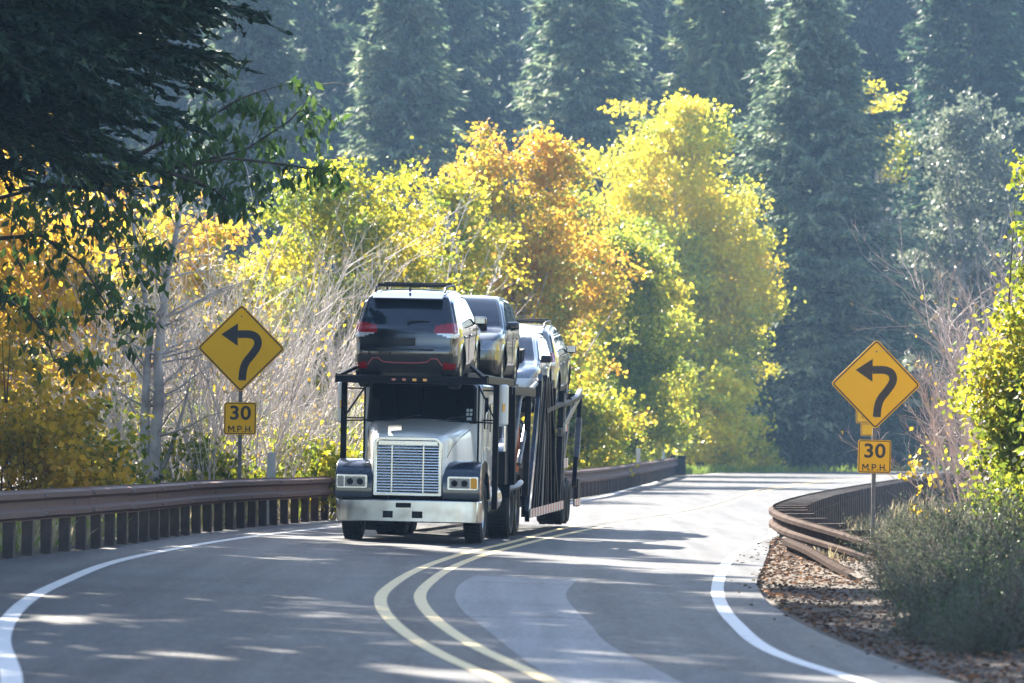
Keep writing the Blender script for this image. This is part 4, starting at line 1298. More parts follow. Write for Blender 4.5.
def conifer_mesh(H, z0, Lmax, nb, nt_, ns, sl, sw, seed, droop=.35, pw=.85, hang=.25, zmax=None, fill=1.0, tipup=.25, low=0):
    """Arrays for a conifer crown (needle sprays) and its branch tubes."""
    rng = np.random.default_rng(seed)
    zt = zmax or H
    f = (np.arange(nb) + rng.uniform(0, 1, nb)) / nb
    f = f ** 1.08
    z = z0 + (zt - z0) * f
    g = (z - z0) / (H - z0)
    L = (Lmax * (1 - g) ** pw * rng.uniform(.62, 1.12, nb) + .02 * H * .5) * (1 - .35 * np.exp(-g * 14))
    if low: L = L * np.clip(.30 + .70 * (z - z0) / low, 0, 1)
    az = np.arange(nb) * 2.39996 + rng.normal(0, .35, nb)
    el = -.18 + .75 * g ** 1.3 + rng.normal(0, .09, nb)
    t = np.linspace(.10, 1, nt_)[None, :] + rng.uniform(-.5, .5, (nb, nt_)) * .8 / nt_
    t = np.clip(t, .06, 1.0)
    hd = np.stack([np.cos(az), np.sin(az), np.zeros(nb)], 1)
    r = L[:, None] * t
    p = hd[:, None] * (r * np.cos(el)[:, None])[..., None]
    p[..., 2] = z[:, None] + r * np.sin(el)[:, None] - droop * (1 - g)[:, None] * L[:, None] * .5 * t ** 2 + tipup * L[:, None] * .3 * t ** 4
    sg = np.where(np.arange(nt_) % 2 == 0, 1, -1)[None] * np.ones((nb, 1))
    ta = az[:, None] + sg * (rng.uniform(.7, 1.1, (nb, nt_))) * (1 - .45 * t)
    tl_ = (.34 * L[:, None] * (1 - t) ** .8 + .10 * L[:, None] + sl * .6) * rng.uniform(.6, 1.2, (nb, nt_))
    td = np.stack([np.cos(ta), np.sin(ta), -hang * rng.uniform(.3, 1.6, (nb, nt_))], -1)
    td = nrm(td)
    s = (np.arange(ns)[None, None] + rng.uniform(0, 1, (nb, nt_, ns))) / ns
    c = p[:, :, None] + td[:, :, None] * (tl_[..., None] * s)[..., None]
    d = td[:, :, None] + rng.normal(0, .38, c.shape)
    d[..., 2] -= .12
    d = nrm(d)
    up = np.array([0, 0, 1.0]) + rng.normal(0, .55, c.shape)
    u = nrm(np.cross(d, up))
    ln = sl * rng.uniform(.6, 1.35, c.shape[:3] + (1,))
    a = c - d * ln * .3
    e = c + d * ln * .7
    b1 = c + d * ln * .1 + u * sw * .5
    b2 = c + d * ln * .1 - u * sw * .5
    Q = np.stack([a, b1, e, b2], 3).reshape(-1, 4, 3)
    if fill < 1:
        Q = Q[rng.uniform(size=len(Q)) < fill]
    Q[:, :, 2] = np.maximum(Q[:, :, 2], .1)
    mb = MB()
    order = range(0, nb)
    for i in order:
        k = [0, nt_ // 3, 2 * nt_ // 3, nt_ - 1]
        pts = [(0, 0, z[i])] + [tuple(p[i, j]) for j in k]
        r0 = .008 * L[i] + .012
        mb.tube(pts, [r0, r0, r0 * .7, r0 * .5, r0 * .2], 4, False)
    return Q, mb

def conifer(name, label, loc, H, z0, Lmax, nb, nt_, ns, sl, sw, seed, mat, group=None, **kw):
    t = thing(name, label, 'tree', loc, (0, 0, 0), group)
    Q, mb = conifer_mesh(H, z0, Lmax, nb, nt_, ns, sl, sw, seed, **kw)
    rng = np.random.default_rng(seed)
    r0 = H * .0125
    tk = MB().tube([(math.sin(q * 3) * .02 * r0 * H, 0, -.3 + (H + .2) * q) for q in np.linspace(0, 1, 10)], [r0 * (1 - .96 * q) * (1.3 if q == 0 else 1) for q in np.linspace(0, 1, 10)], 9)
    tk.build('trunk', M['bark_dark'], t, smooth='all')
    mb.build('limbs', M['bark_dark'], t, smooth='all')
    quads_mesh('crown', Q, mat, t)
    return t

def bare_shrub(name, label, loc, H, nst, seed, mat, group=None, spread=.55, rad=.014, sub=7, tw=5, leaves=0, leaf_mat=None, leaf=.08, bias=(0, 0)):
    """Leafless many-stemmed shrub: arching stems, side shoots, twigs."""
    rng = np.random.default_rng(seed)
    t = thing(name, label, 'shrub', loc, (0, 0, 0), group)
    mb = MB(); tips = []
    def shoot(p, d, L, r, n, level):
        pts = [p]; q = p.copy(); dd = d.copy()
        for i in range(n):
            dd = nrm(dd + rng.normal(0, .10 + .05 * level, 3) + np.array([0, 0, -.06 if level == 0 else .03]))
            q = q + dd * L / n
            pts.append(q.copy())
        mb.tube(pts, [r * (1 - .8 * i / n) for i in range(n + 1)], 4 if level == 0 else 3, False)
        if level < 2:
            m = sub if level == 0 else tw
            for k in range(m):
                f = rng.uniform(.25, .98)
                i = min(int(f * n), n - 1)
                a = pts[i] + (pts[i + 1] - pts[i]) * (f * n - i)
                ax = nrm(pts[i + 1] - pts[i])
                nd = nrm(ax + nrm(rng.normal(size=3)) * rng.uniform(.45, .95) + np.array([0, 0, .15]))
                shoot(a, nd, L * rng.uniform(.22, .5) * (1.15 - f * .6), r * .45, 4 if level == 0 else 3, level + 1)
        else:
            tips.append(pts[-1])
    for s in range(nst):
        a = rng.uniform(0, 2 * math.pi)
        b = np.array([math.cos(a), math.sin(a), 0]) * rng.uniform(0, .35) * H * .12
        tilt = rng.uniform(.05, spread)
        d = nrm(np.array([math.cos(a) * tilt + bias[0], math.sin(a) * tilt + bias[1], 1.0]))
        shoot(b + np.array([0, 0, -.1]), d, H * rng.uniform(.65, 1.12), rad * rng.uniform(.7, 1.4), 6, 0)
    mb.build('stems', mat, t, smooth='all')
    if leaves and tips:
        T_ = np.array(tips)
        c = T_[rng.integers(len(T_), size=leaves)] + rng.normal(0, .05, (leaves, 3))
        quads_mesh('leaves', leaf_quads(c, leaf, rng, .7, .5), leaf_mat, t)
    return t

def tz(x, d): return float(terrain(x, d))

def place_copies(proto, spots, tree_cache=[None]):
    tree = {}
    for c in C.objects:
        if c.parent is not None: tree.setdefault(c.parent.name, []).append(c)
    first = True
    for (x, d, rz, s, sz) in spots:
        o = proto if first else copy_tree(proto, tree)
        first = False
        o.location = (x, d, tz(x, d)); o.rotation_euler = (0, 0, rz); o.scale = (s, s, sz)

rng = np.random.default_rng(11)
# --- the far conifer wall
GF = 'conifers of the far forest'
LF = 'tall dark conifer in the hazy forest wall behind the yellow trees'
protos = [conifer('conifer', LF, (0, 330, 0), 40, 2 + i, 5.4 + .6 * i, 170, 26, 8, .75, .20, 100 + i, M['needle_dark'] if i else M['needle_blue'], GF, droop=.55, pw=.62, hang=.5) for i in range(3)]
spots = [[], [], []]
for row, D in enumerate((348, 368, 392, 416, 440)):
    half = .107 * D + 9
    xx = -half + rng.uniform(0, 3)
    while xx < half:
        gap = 498 < 512 + xx * F_PX / D < 545
        if not (gap and rng.uniform() < (.85 if row else .4)):
            spots[rng.integers(3)].append((xx + rng.normal(0, .8), D + rng.normal(0, 6), rng.uniform(0, 6.28), rng.uniform(.9, 1.15), rng.uniform(.92, 1.22)))
        xx += rng.uniform(4.5, 7.6)
for p, s in zip(protos, spots): place_copies(p, s)

# --- single conifers in front of it
conifer('spruce', 'large blue green conifer standing right of the bright yellow maple', (17.4, 276, tz(17.4, 276)), 28.5, .8, 9.6, 400, 30, 7, .60, .19, 5, M['needle_mist'], None, droop=.42, pw=.78, hang=.3)
conifer('spruce', 'pale sunlit conifer rising behind the top of the bright yellow maple', (13.2, 298, tz(13.2, 298)), 37, 3, 6.5, 400, 22, 6, .75, .24, 6, M['needle_pale'], None, droop=.4, pw=.75)
conifer('spruce', 'blue grey conifer with spreading boughs above the orange maple', (-6.8, 300, tz(-6.8, 300)), 33, 2, 6.4, 380, 22, 6, .75, .22, 8, M['needle_mist'], None, droop=.5, pw=.75)
conifer('spruce', 'dark conifer over the left part of the yellow green maple', (-16.5, 300, tz(-16.5, 300)), 36, 2, 6.4, 380, 22, 6, .75, .22, 9, M['needle_blue'], None, droop=.5, pw=.75)
conifer('spruce', 'blue green conifer between orange maple and bright yellow maple tops', (4.5, 312, tz(4.5, 312)), 42, 2, 6.0, 380, 22, 6, .75, .22, 10, M['needle_mist'], None, droop=.45, pw=.75)
conifer('spruce', 'dark conifer at the far right above the grey green tree', (30, 315, tz(30, 315)), 44, 2, 6.4, 380, 22, 6, .75, .22, 12, M['needle_dark'], None, droop=.5, pw=.75)

# --- the coloured trees
clump_tree('maple', 'yellow green rounded maple left of the truck behind the pale thicket', 'tree', (-5.5, 150, tz(-5.5, 150)), 11.4,
           [(0,0,7.2,3.2,3,3.6,3),(-1.6,0,5,2.4,2.4,3,1.6),(1.7,-.3,5.2,2.3,2.3,3,1.6),(.2,0,9.6,1.6,1.6,1.4,.7),(0,0,2.6,3.0,2.5,2,1)], 330, 42000, .165, M['leaf_yellowgreen'], M['bark_pale'], 21, clump_r=.55, stems=2)
clump_tree('maple', 'orange tinted maple with thin ragged top right behind the loaded cars', 'tree', (.5, 186, tz(.5, 186)), 15.2,
           [(-.6,0,9.8,2.6,2.2,3.0,1.7),(1.6,0,7.6,3.0,2.5,3.4,2),(-2.4,0,6.4,2.2,2.2,3.2,1.5),(-1.5,0,12.4,1.0,1,1.5,.4),(.9,0,12.9,1.1,.9,1.5,.5),(.2,0,3.4,4.0,2.8,2.4,1.3)], 360, 41000, .18, M['leaf_orange'], M['bark_pale'], 22, clump_r=.55, stems=3)
clump_tree('maple', 'green shaded maple beside the orange one, left of the bright yellow maple', 'tree', (5.1, 205, tz(5.1, 205)), 10.5,
           [(0,0,6.5,2.4,2.2,3.2,2),(.3,0,3.2,2.6,2.2,2.4,1.2),(-.6,0,9.2,1.6,1.3,1.6,.7)], 190, 25000, .2, M['leaf_greengold'], M['bark_dark'], 23, clump_r=.6)
clump_tree('maple', 'tall bright yellow maple near the bend of the road', 'tree', (9.2, 262, tz(9.2, 262)), 20.8,
           [(-.6,0,14.8,4.3,4,5.0,3),(-1.6,0,9.8,4.2,3.8,4.8,2.4),(1.7,0,10.5,3.6,3.4,4.8,2.2),(.0,0,19.2,2.6,2.2,2.0,.9),(.8,0,5.4,4.2,3.8,3.6,1.6)], 560, 74000, .24, M['leaf_yellow'], M['bark_pale'], 24, clump_r=.75, stems=2)
clump_tree('maple', 'slim yellow topped maple mixed into the right flank of the large conifer', 'tree', (21.2, 288, tz(21.2, 288)), 24,
           [(-.2,0,21.6,2.2,2,1.9,1.2),(1.3,0,19.2,1.3,1.6,1.5,.5)], 60, 3600, .26, M['leaf_yellow'], M['bark_pale'], 25, clump_r=.7)
clump_tree('alder', 'grey green thin alder with pale trunk at the far right', 'tree', (27.6, 292, tz(27.6, 292)), 23.5,
           [(0,0,17.5,3.6,3.2,4.6,2),(-1.6,0,12,3.2,3,4,1.4),(1.8,0,11,3.4,3,4,1.4),(0,0,21.5,1.8,1.6,1.8,.5),(0,0,5,4.5,3.5,4,1.2)], 300, 22000, .30, M['leaf_grey'], M['bark_pale'], 26, clump_r=.7)
clump_tree('maple', 'orange maple glowing behind the pale trunk and bare thicket', 'tree', (-11.2, 136, tz(-11.2, 136)), 9.6,
           [(0,0,6.4,3.4,3,3,2),(2.3,0,5.5,2.2,2.2,2.6,1.2),(-2.4,0,5.5,2.2,2.2,3,1.2),(1.5,0,3,3.4,2.6,2,.9)], 230, 19000, .19, M['leaf_orange'], M['bark_pale'], 27, clump_r=.5, stems=2)
clump_tree('maple', 'golden maple at the left edge behind the dark boughs', 'tree', (-14.3, 122, tz(-14.3, 122)), 10.5,
           [(0,0,6.5,3,3,3.4,2),(2,0,4.6,2.2,2,2.8,1)], 170, 14000, .19, M['leaf_gold'], M['bark_pale'], 28, clump_r=.5, stems=2)
bare_shrub('bare_tree', 'thin pale leafless tree top between the yellow green and orange maples', (-3.2, 165, tz(-3.2, 165)), 11.6, 9, 29, M['twig_pale'], None, spread=.22, rad=.045, sub=7, tw=4, leaves=300, leaf_mat=M['leaf_orange'], leaf=.2)
clump_tree('maple', 'lime and yellow maple filling in between the rounded maple and the orange one', 'tree', (-2.4, 172, tz(-2.4, 172)), 12.4,
           [(0,0,8,2.6,2.2,3.4,2),(-1.2,0,5.4,2.4,2.2,2.8,1.3),(.6,0,10.6,1.3,1.2,1.5,.6),(0,0,2.8,3,2.4,2.2,1)], 230, 26000, .18, M['leaf_yellowgreen'], M['bark_pale'], 30, clump_r=.55, stems=2)
clump_tree('maple', 'broad yellow green maple joining the orange maple to the bright yellow one', 'tree', (4.6, 232, tz(4.6, 232)), 15.5,
           [(0,0,10,3.0,2.6,4.2,2),(-1.2,0,6.2,2.8,2.6,3.4,1.3),(1.4,0,6.4,2.8,2.6,3.4,1.3),(0,0,2.8,3.4,2.8,2.4,1)], 260, 30000, .22, M['leaf_greengold'], M['bark_pale'], 42, clump_r=.65, stems=2)
# low bushes along the far roadside
bushes = [
 ('bushy yellow shrub at the foot of the bright yellow maple', (9.6, 251), 6.8, 2.7, 'leaf_yellow', 31),
 ('pale yellow green bush at the end of the long guardrail', (6.0, 240), 3.4, 2.0, 'leaf_yellowgreen', 32),
 ('low lime bush beyond the guardrail end beside the lane', (4.2, 226), 3.6, 1.8, 'leaf_yellow', 33),
 ('dark green bush left of the large conifer base', (14.0, 273), 7.0, 2.9, 'leaf_deep', 34),
 ('dark green bush under the large conifer beyond the bend', (19.6, 271), 6.0, 2.8, 'leaf_deep', 35),
 ('dark rounded bush beyond the bend, left of the right curve sign', (24.2, 274), 6.6, 3.0, 'leaf_green', 36),
 ('dark bush beyond the bend, half hidden by the right curve sign', (29.0, 276), 7.0, 3.0, 'leaf_deep', 37),
 ('small green yellow bush at the road end under the yellow shrub', (11.6, 257), 2.6, 2.2, 'leaf_yellowgreen', 38),
 ('green bush on the slope behind the truck trailer', (2.0, 172), 4.6, 2.0, 'leaf_yellowgreen', 39),
 ('green bush filling the gap below the yellow green maple', (-2.6, 140), 4.8, 2.0, 'leaf_yellowgreen', 40),
 ('yellow green bush low behind the left curve sign', (-8.6, 122), 3.6, 2.0, 'leaf_yellowgreen', 41),
]
for lab, (x, d), H, r, mt, sd in bushes:
    clump_tree('bush', lab, 'bush', (x, d, tz(x, d)), H, [(0,0,H*.55,r,r,H*.42,2),(r*.5,0,H*.35,r*.7,r*.7,H*.34,1),(-r*.5,0,H*.33,r*.7,r*.7,H*.33,1)], 110, 9000, .20 if d < 200 else .26, M[mt], M['bark_dark'], sd, clump_r=.5, stems=3, trunk_r=.06, nbranch=40)

# --- left: pale trunk, bare thicket, golden shrubs
def pale_trunk():
    t = thing('alder', 'pale twin stemmed bare alder standing behind the left guardrail', 'tree', (-7.15, 96.5, -.15))
    mb = MB(); rg = np.random.default_rng(3)
    stems = [[(0,0,-.1),(-.05,0,1.2),(-.02,0,2.0),(.06,0,2.8),(.02,0,3.6),(.12,0,4.4),(.2,0,5.2),(.42,0,6.2),(.6,.1,7.4)],
             [(-.05,0,1.0),(-.25,0,1.7),(-.22,.05,2.6),(-.2,.05,3.4),(-.1,.05,4.2),(-.32,.05,5.2),(-.5,.1,6.4)],
             [(.02,0,1.1),(.3,.05,1.8),(.55,.1,2.6),(.7,.1,3.3)]]
    for st, r in zip(stems, (.15, .12, .06)):
        n = len(st); mb.tube(st, [r * (1 - .75 * i / (n - 1)) * (1.3 if i == 0 else 1) for i in range(n)], 9)
    mb.build('trunk', M['bark_pale'], t, smooth='all')
    mb = MB()
    for k in range(46):
        st = stems[rg.integers(2)]; i = rg.integers(2, len(st) - 1); a = np.array(st[i], dtype=float)
        L = rg.uniform(.5, 2.2); az = rg.uniform(0, 6.28)
        d = nrm(np.array([math.cos(az), math.sin(az), rg.uniform(.2, 1.0)]))
        pts = [a]; 
        for q in range(5):
            d = nrm(d + rg.normal(0, .16, 3)); pts.append(pts[-1] + d * L / 5)
        mb.tube(pts, [.028 * (1 - .85 * q / 5) for q in range(6)], 4, False)
        for q in range(4):
            p = pts[rg.integers(2, 6)]; dd = nrm(d + rg.normal(0, .6, 3))
            mb.tube([p, p + dd * L * .15, p + nrm(dd + rg.normal(0, .2, 3)) * L * .35], [.010, .007, .003], 3, False)
    mb.build('branches', M['bark_pale'], t, smooth='all')
pale_trunk()
LB, GB = 'leafless pale shrub in the thicket behind the left guardrail', 'bare shrubs of the left thicket'
bp = [bare_shrub('bare_shrub', LB, (0, 100, 0), 5.9, 13, 50 + i, M['twig_pale'], GB, spread=.6, rad=.021, sub=8, tw=5, leaves=50, leaf_mat=M['leaf_gold'], leaf=.10, bias=(.18 * (i - 1), 0)) for i in range(3)]
sp = [[], [], []]
for i, (px, D, s) in enumerate([(120,98,.75),(165,101,1.0),(195,97,.95),(222,103,1.1),(248,98,.9),(262,106,1.1),(285,101,1.0),(305,108,1.1),(322,102,.9),(345,112,1.0),(180,112,1.15),(140,110,1.0),(236,115,1.2),(100,104,.8),(75,100,.6),(212,96,.6),(275,99,.62),(330,118,1.15)]):
    sp[i % 3].append(((px - 512) * D / F_PX, D, rng.uniform(0, 6.28) if i % 2 else rng.normal(0, .5), s, s * rng.uniform(.9, 1.15)))
for p, s in zip(bp, sp): place_copies(p, s)

gold = [('golden leaved shrub at the left edge above the guardrail', (-9.0, 86), 4.4, 1.7, 'leaf_gold', 61, 5200),
        ('yellow and green shrub low at the left edge behind the guardrail', (-8.5, 84), 2.8, 1.2, 'leaf_gold', 62, 2600),
        ('green leafy shrub at the foot of the pale trunk', (-8.3, 93), 2.2, 1.1, 'leaf_lime', 63, 1800),
        ('low mixed green shrub behind the rail between pale trunk and left sign', (-6.3, 97), 1.7, 1.2, 'leaf_lime', 64, 1800),
        ('low green shrub behind the rail right of the left sign', (-4.3, 101), 1.7, 1.2, 'leaf_yellowgreen', 65, 1800),
        ('bright green low shrub beside the truck behind the rail', (-3.1, 108), 2.0, 1.2, 'leaf_yellowgreen', 66, 1800)]
for lab, (x, d), H, r, mt, sd, nl in gold:
    clump_tree('shrub', lab, 'shrub', (x, d, tz(x, d)), H, [(0,0,H*.55,r,r,H*.45,2),(r*.5,0,H*.3,r*.7,r*.7,H*.3,1)], 60, nl, .15, M[mt], M['bark_dark'], sd, clump_r=.35, stems=3, trunk_r=.03, nbranch=50)

# --- upper left: boughs of a dark fir, and a leafy tree hanging in
def near_fir():
    t = thing('fir', 'dark fir whose heavy boughs hang into the upper left corner', 'tree', (-10.9, 70, tz(-10.9, 70)))
    Q, mb = conifer_mesh(34, 6.2, 7.1, 460, 58, 18, .19, .085, 71, droop=.20, pw=.45, hang=.3, zmax=10.5, tipup=.1, low=2.0)
    Q2, mb2 = conifer_mesh(34, 10.5, 5.8, 150, 20, 5, .55, .2, 72, droop=.45, pw=.8, hang=.4)
    MB().tube([(0, 0, -.3), (.1, 0, 8), (0, 0, 20), (0, 0, 34)], [.5, .4, .25, .03], 12).build('trunk', M['bark_dark'], t, smooth='all')
    mb.v += []; mb.build('limbs', M['bark_dark'], t, smooth='all')
    quads_mesh('crown', np.concatenate([Q, Q2]), M['needle_black'], t)
near_fir()

def hanging_tree():
    D0 = 79.0
    bx, bd = -10.6, 80.0
    t = thing('leafy_tree', 'broadleaf tree with dark green drooping leaves hanging in from the left', 'tree', (bx, bd, tz(bx, bd)))
    rg = np.random.default_rng(81)
    P = lambda x, y, D=D0: np.array([(x - 512) * D / F_PX - bx, D - bd, CAM_H + (437 - y) * D / F_PX - tz(bx, bd)])
    boughs = [[(-95,210),(-20,170),(60,158),(130,160),(190,163),(245,150),(290,120),(322,84)],
              [(60,158),(110,172),(170,168),(230,158),(290,165),(330,172)],
              [(130,160),(165,140),(205,120),(240,98),(270,88)],
              [(-95,250),(-30,205),(30,190),(80,205),(115,240),(128,300)],
              [(-95,280),(-20,240),(40,235),(80,262),(110,310),(120,335)],
              [(-95,300),(-30,290),(20,300),(45,335),(55,365)],
              [(-95,160),(0,130),(80,120),(150,112),(200,128)],
              [(150,165),(190,180),(215,190),(232,205)],
              [(20,190),(60,185),(100,190),(125,205),(150,250)]]
    mb = MB(); L = []
    for bi, b in enumerate(boughs):
        dd = D0 + rg.normal(0, 1.2)
        pts = [P(x, y, dd + rg.normal(0, .15)) for x, y in b]
        n = len(pts)
        mb.tube(pts, [.05 * (1 - .85 * i / (n - 1)) for i in range(n)], 5, False)
        for i in range(n - 1):
            for q in range(5):
                f = rg.uniform()
                a = pts[i] * (1 - f) + pts[i + 1] * f
                if a[0] + bx < -9.2 and rg.uniform() < .5: continue
                d = nrm(np.array([rg.normal(.4, .6), rg.normal(0, .6), rg.normal(-.15, .4)]))
                ln = rg.uniform(.2, .65)
                e = a + d * ln
                mb.tube([a, (a + e) / 2 + np.array([0, 0, .04]), e], [.010, .007, .004], 3, False)
                if rg.uniform() < .8:
                    k = rg.integers(10, 22)
                    L.append(e + rg.normal(0, .16, (k, 3)) * np.array([1, 1, .7]) - np.array([0, 0, .08]))
    MB().tube([(0, 0, -.2), (-.1, 0, 3), (.1, 0, 6), (0, 0, 9), (.2, 0, 12)], [.22, .18, .15, .1, .03], 10).build('trunk', M['bark_dark'], t, smooth='all')
    mb.build('boughs', M['bark_dark'], t, smooth='all')
    c = np.concatenate(L)
    quads_mesh('leaves', leaf_quads(c, .21, rg, .46, 1.5, None, .7), M['leaf_green'], t)
hanging_tree()

# --- tall firs beside the road on the left: they stand beyond the picture and throw the shade on it
LS, GS = 'tall dark fir beside the left shoulder, outside the view', 'firs along the left shoulder'
fp = [conifer('fir', LS, (-20, 60, 0), 34, 4, 3.9, 75, 16, 5, .8, .30, 90 + i, M['needle_dark'], GS, droop=.5, pw=.75) for i in range(2)]
fs_ = [[], []]
for i, (x, d, s) in enumerate([(-11.2, 50, 1), (-12.6, 58, 1.05), (-14.2, 80, 1.0), (-16.5, 73, 1.15), (-14.6, 89, 1.0), (-15.8, 99, .95), (-19.5, 105, 1.0), (-17.2, 112, .85), (-22, 96, 1.1), (-20.0, 121, .8)]):
    fs_[i % 2].append((x, d, rng.uniform(0, 6.28), s, s))
for p, s in zip(fp, fs_): place_copies(p, s)

# --- right side: bright bush, bare twigs, grey scrub
clump_tree('bush', 'tall yellow green bush filling the right edge', 'bush', (8.1, 71, tz(8.1, 71)), 6.3,
           [(.25,0,5.5,.65,.8,.8,.7),(-.1,0,3.0,1.2,1.3,1.4,2),(.3,0,4.6,.75,1,.9,.8),(-.3,-.2,2.0,1.1,1,1.0,1.3),(.7,0,2.6,1.0,1,1.6,1.2),(.2,0,3.9,.9,1,1.0,1)], 280, 30000, .10, M['leaf_lime'], M['bark_dark'], 101, clump_r=.28, stems=5, trunk_r=.035, nbranch=120)
bare_shrub('bare_shrub', 'tall pale mauve leafless shrub between right curve sign and yellow green bush', (9.15, 87, -.5), 5.8, 38, 102, M['twig_mauve'], None, spread=.4, rad=.024, sub=10, tw=8, leaves=120, leaf_mat=M['leaf_gold'], leaf=.09)
bare_shrub('bare_shrub', 'shorter pale leafless shrub just right of the right curve sign plate', (9.2, 93.5, -.7), 4.8, 32, 106, M['twig_mauve'], None, spread=.42, rad=.022, sub=10, tw=7, leaves=60, leaf_mat=M['leaf_gold'], leaf=.09)
bare_shrub('bare_shrub', 'low bare twiggy shrub at the foot of the right sign', (8.4, 83, -.6), 2.6, 12, 103, M['twig_mauve'], None, spread=.8, rad=.010, sub=7, tw=5, leaves=70, leaf_mat=M['leaf_lime'], leaf=.09)
clump_tree('sapling', 'slender sapling with a few yellow leaves right of the right sign post', 'sapling', (7.35, 86, tz(7.35, 86)), 2.6, [(-.1,0,1.9,.4,.4,.6,1),(.1,0,1.2,.35,.35,.5,.6)], 16, 150, .12, M['leaf_gold'], M['bark_dark'], 104, clump_r=.14, trunk_r=.022, nbranch=16)
clump_tree('bush', 'dark leafy bush under the yellow green bush at the right edge', 'bush', (8.0, 66, tz(8.0, 66)), 2.6, [(0,0,1.3,1.3,1,1.1,2),(-.6,0,.9,.8,.8,.8,1)], 90, 5200, .10, M['leaf_lime'], M['bark_dark'], 105, clump_r=.26, stems=4, trunk_r=.025)

M['scrub_dead'] = mat_leaf('scrub_dead', [(0, (.03,.02,.015)), (.5, (.08,.055,.04)), (.85, (.17,.12,.08)), (1, (.4,.15,.03))], 1.2, .4, .2, .8, .1)
rg_s = np.random.default_rng(77)
LSC, GSC = 'low scrub bush crowding the right bank below the signs', 'scrub of the right bank'
clump_tree('bush', 'yellow green bush behind the scrub, lower neighbour of the tall right edge bush', 'bush', (8.5, 77, tz(8.5, 77)), 4.2, [(0,0,2.2,1.0,1,1.3,2),(.4,0,3.2,.7,.8,.8,.8),(-.3,0,1.2,.9,.9,.8,1)], 150, 12000, .095, M['leaf_lime'], M['bark_dark'], 107, clump_r=.26, stems=4, trunk_r=.025, nbranch=90)
def scrub(H, r, n, seed, mat='leaf_sage'):
    """Low scrub: fans of thin stems set with narrow leaves."""
    rg = np.random.default_rng(seed)
    t = thing('scrub_bush', LSC, 'shrub', (0, 0, 0), (0, 0, 0), GSC)
    mb = MB(); cs, ds_ = [], []
    for k in range(n):
        a = rg.uniform(0, 6.28); rr = r * math.sqrt(rg.uniform()) * .6
        p = np.array([math.cos(a) * rr, math.sin(a) * rr, -.05])
        d_ = nrm(np.array([math.cos(a) * rr / r * .9 + rg.normal(0, .45), math.sin(a) * rr / r * .9 + rg.normal(0, .45), 1.0]))
        L = H * rg.uniform(.4, 1.15)
        pts = [p]
        for q in range(4):
            d_ = nrm(d_ + rg.normal(0, .22, 3) + np.array([0, 0, -.08])); pts.append(pts[-1] + d_ * L / 4)
        mb.tube(pts, [.007, .006, .005, .004, .002], 3, False)
        m = 30
        f = rg.uniform(.12, 1, m) * 4
        i = np.minimum(f.astype(int), 3); ff = (f - i)[:, None]
        A = np.array(pts)
        cs.append(A[i] * (1 - ff) + A[i + 1] * ff + rg.normal(0, .045, (m, 3)))
        ds_.append(np.repeat(d_[None], m, 0) * .8)
    mb.build('stems', M['twig_grey'], t, smooth='all')
    quads_mesh('leaves', leaf_quads(np.concatenate(cs), .06, rg, .3, 0, np.concatenate(ds_), .9), M[mat], t)
    return t
sp3 = [scrub(1.1, .85, 110, 120), scrub(1.1, .9, 110, 121), scrub(.9, .8, 80, 122, 'scrub_dead'), scrub(.8, .8, 80, 123, 'leaf_green')]
ss_ = [[], [], [], []]
edge = curve([(4.1, 44), (4.35, 50), (4.7, 57), (5.2, 64), (5.6, 70), (6.2, 77), (6.7, 83)])
k = 0
for d in np.arange(45, 86, 2.1):
    for j in range(3 if d < 80 else 2):
        x = float(edge(d)) + (.2 if d < 70 else .5) + j * rg_s.uniform(.75, 1.0) + rg_s.normal(0, .15)
        if x - .9 > .107 * d: continue
        s_ = rg_s.uniform(.55, .9) * (1 + .28 * j)
        ss_[(0, 1, 0, 2, 1, 3, 1, 0, 2)[k % 9]].append((x, d + rg_s.normal(0, .6), rg_s.uniform(0, 6.28), s_, s_ * rg_s.uniform(.85, 1.2))); k += 1
for p, s in zip(sp3, ss_): place_copies(p, s)

# --- dry grass in the hollow behind the right rail, green verge, fallen leaves
def blades(name, pts, h, wd, mat, seed, lean=.35):
    rg = np.random.default_rng(seed)
    n = len(pts)
    b = np.array([(p[0], p[1], tz(p[0], p[1])) for p in pts])
    up = nrm(np.stack([rg.normal(0, lean, n), rg.normal(0, lean, n), np.ones(n)], 1))
    hh = h * rg.uniform(.4, 1.2, (n, 1))
    u = nrm(np.stack([rg.normal(size=n), rg.normal(size=n) * .4, np.zeros(n)], 1)) * wd
    mid = b + up * hh * .55
    tip = b + up * hh + np.stack([rg.normal(0, .12, n), rg.normal(0, .12, n), -.04 * np.ones(n)], 1) * h
    Q = np.stack([b, mid + u * .5, tip, mid - u * .5], 1)
    return tag(quads_mesh(name, Q, mat), kind='stuff')
rg = np.random.default_rng(5)
pts = []
while len(pts) < 9000:
    d = rg.uniform(84, 165); x = float(pave_r(d)) + 1.0 + rg.uniform(0, 1) ** 1.5 * 9
    pts.append((x, d))
tag(blades('dry_grass', pts, .55, .035, M['grass_dry'], 6), kind='stuff')
pts = []
while len(pts) < 9000:
    d = rg.uniform(200, 262); x = float(pave_l(d)) - .4 - rg.uniform(0, 1) ** 1.6 * 9
    if x < 30: pts.append((x, d))
for k in range(5000):
    d = rg.uniform(270.5, 278); pts.append((rg.uniform(8, 36), d))
for k in range(1500):
    d = rg.uniform(50, 130); pts.append((float(rail_l(d)) - .35 - rg.uniform(0, 1) * 3, d))
pts2 = [(float(rail_l(d)) - .35 - rg.uniform(0, 1) * 3.5, d) for d in rg.uniform(45, 135, 9000)]
blades('dry_grass', pts2, .5, .04, M['grass_dry'], 9)
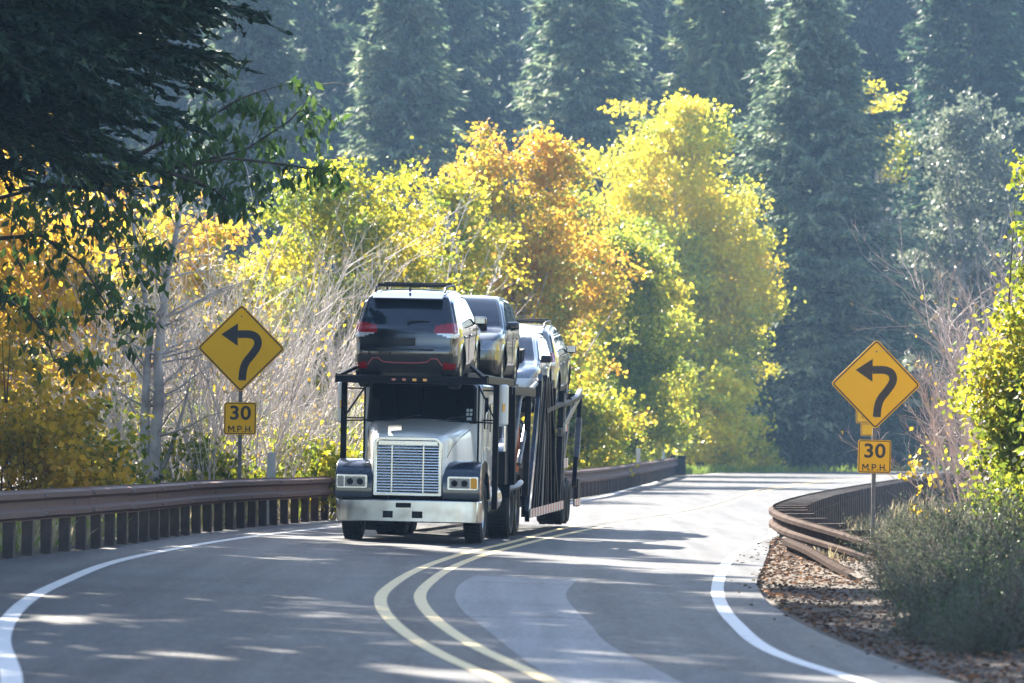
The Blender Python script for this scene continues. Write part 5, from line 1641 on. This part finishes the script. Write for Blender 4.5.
blades('grass', pts, .5, .05, M['grass_green'], 8)
c = []
for k in range(7500):
    d = rg.uniform(34, 96)
    x = float(pave_r(d)) + .02 + abs(rg.normal(0, 1.1)) + (0 if rg.uniform() > .06 else -rg.uniform(0, .5))
    z = max(tz(x, d), float(zroad(x, d)) if x < float(pave_r(d)) + .1 else -9)
    c.append((x, d, z + rg.uniform(.012, .05)))
c = np.array(c)
lv = leaf_quads(c, .075, rg, .8, 0, None, 1.0)
lv[:, :, 2] = c[:, None, 2] + (lv[:, :, 2] - c[:, None, 2]) * .35 + .01
tag(quads_mesh('fallen_leaves', lv, M['leaf_litter']), kind='stuff')

# --- trees on the right bank, just outside the view: their gold shows in the paintwork
LR, GR = 'yellow maple on the right bank, outside the view', 'maples on the right bank'
proto = clump_tree('maple', LR, 'tree', (16, 70, 0), 11, [(0,0,6.5,3.4,3.4,3.6,2),(0,0,3,3,3,2.4,1)], 150, 6500, .32, M['leaf_yellow'], M['bark_pale'], 140, GR, clump_r=.7)
place_copies(proto, [(15.2, 62, .3, 1.1, 1.1), (17.5, 76, 2, 1.2, 1.3), (19.8, 92, 4, 1.25, 1.3), (22.5, 108, 1, 1.2, 1.35), (27, 150, 2, 1.3, 1.5), (31, 172, 3, 1.4, 1.6), (35, 196, .5, 1.5, 1.7), (40, 222, 1.5, 1.6, 1.8), (45, 245, 4, 1.6, 1.8)])

# ------------------------------------------------------------------ air
hz = MB().box((0, 310, 38), (1460, 920, 84)).build('haze', None if False else M['earth'])
m = bpy.data.materials.new('air'); m.use_nodes = True
nt = m.node_tree; nt.nodes.clear()
out = nt.nodes.new('ShaderNodeOutputMaterial')
pv = nt.nodes.new('ShaderNodeVolumePrincipled')
pv.inputs['Color'].default_value = (.38, .63, 1.0, 1)
pv.inputs['Density'].default_value = .00019
pv.inputs['Anisotropy'].default_value = .1
nt.links.new(pv.outputs[0], out.inputs['Volume'])
hz.data.materials.clear(); hz.data.materials.append(m)
tag(hz, kind='stuff')
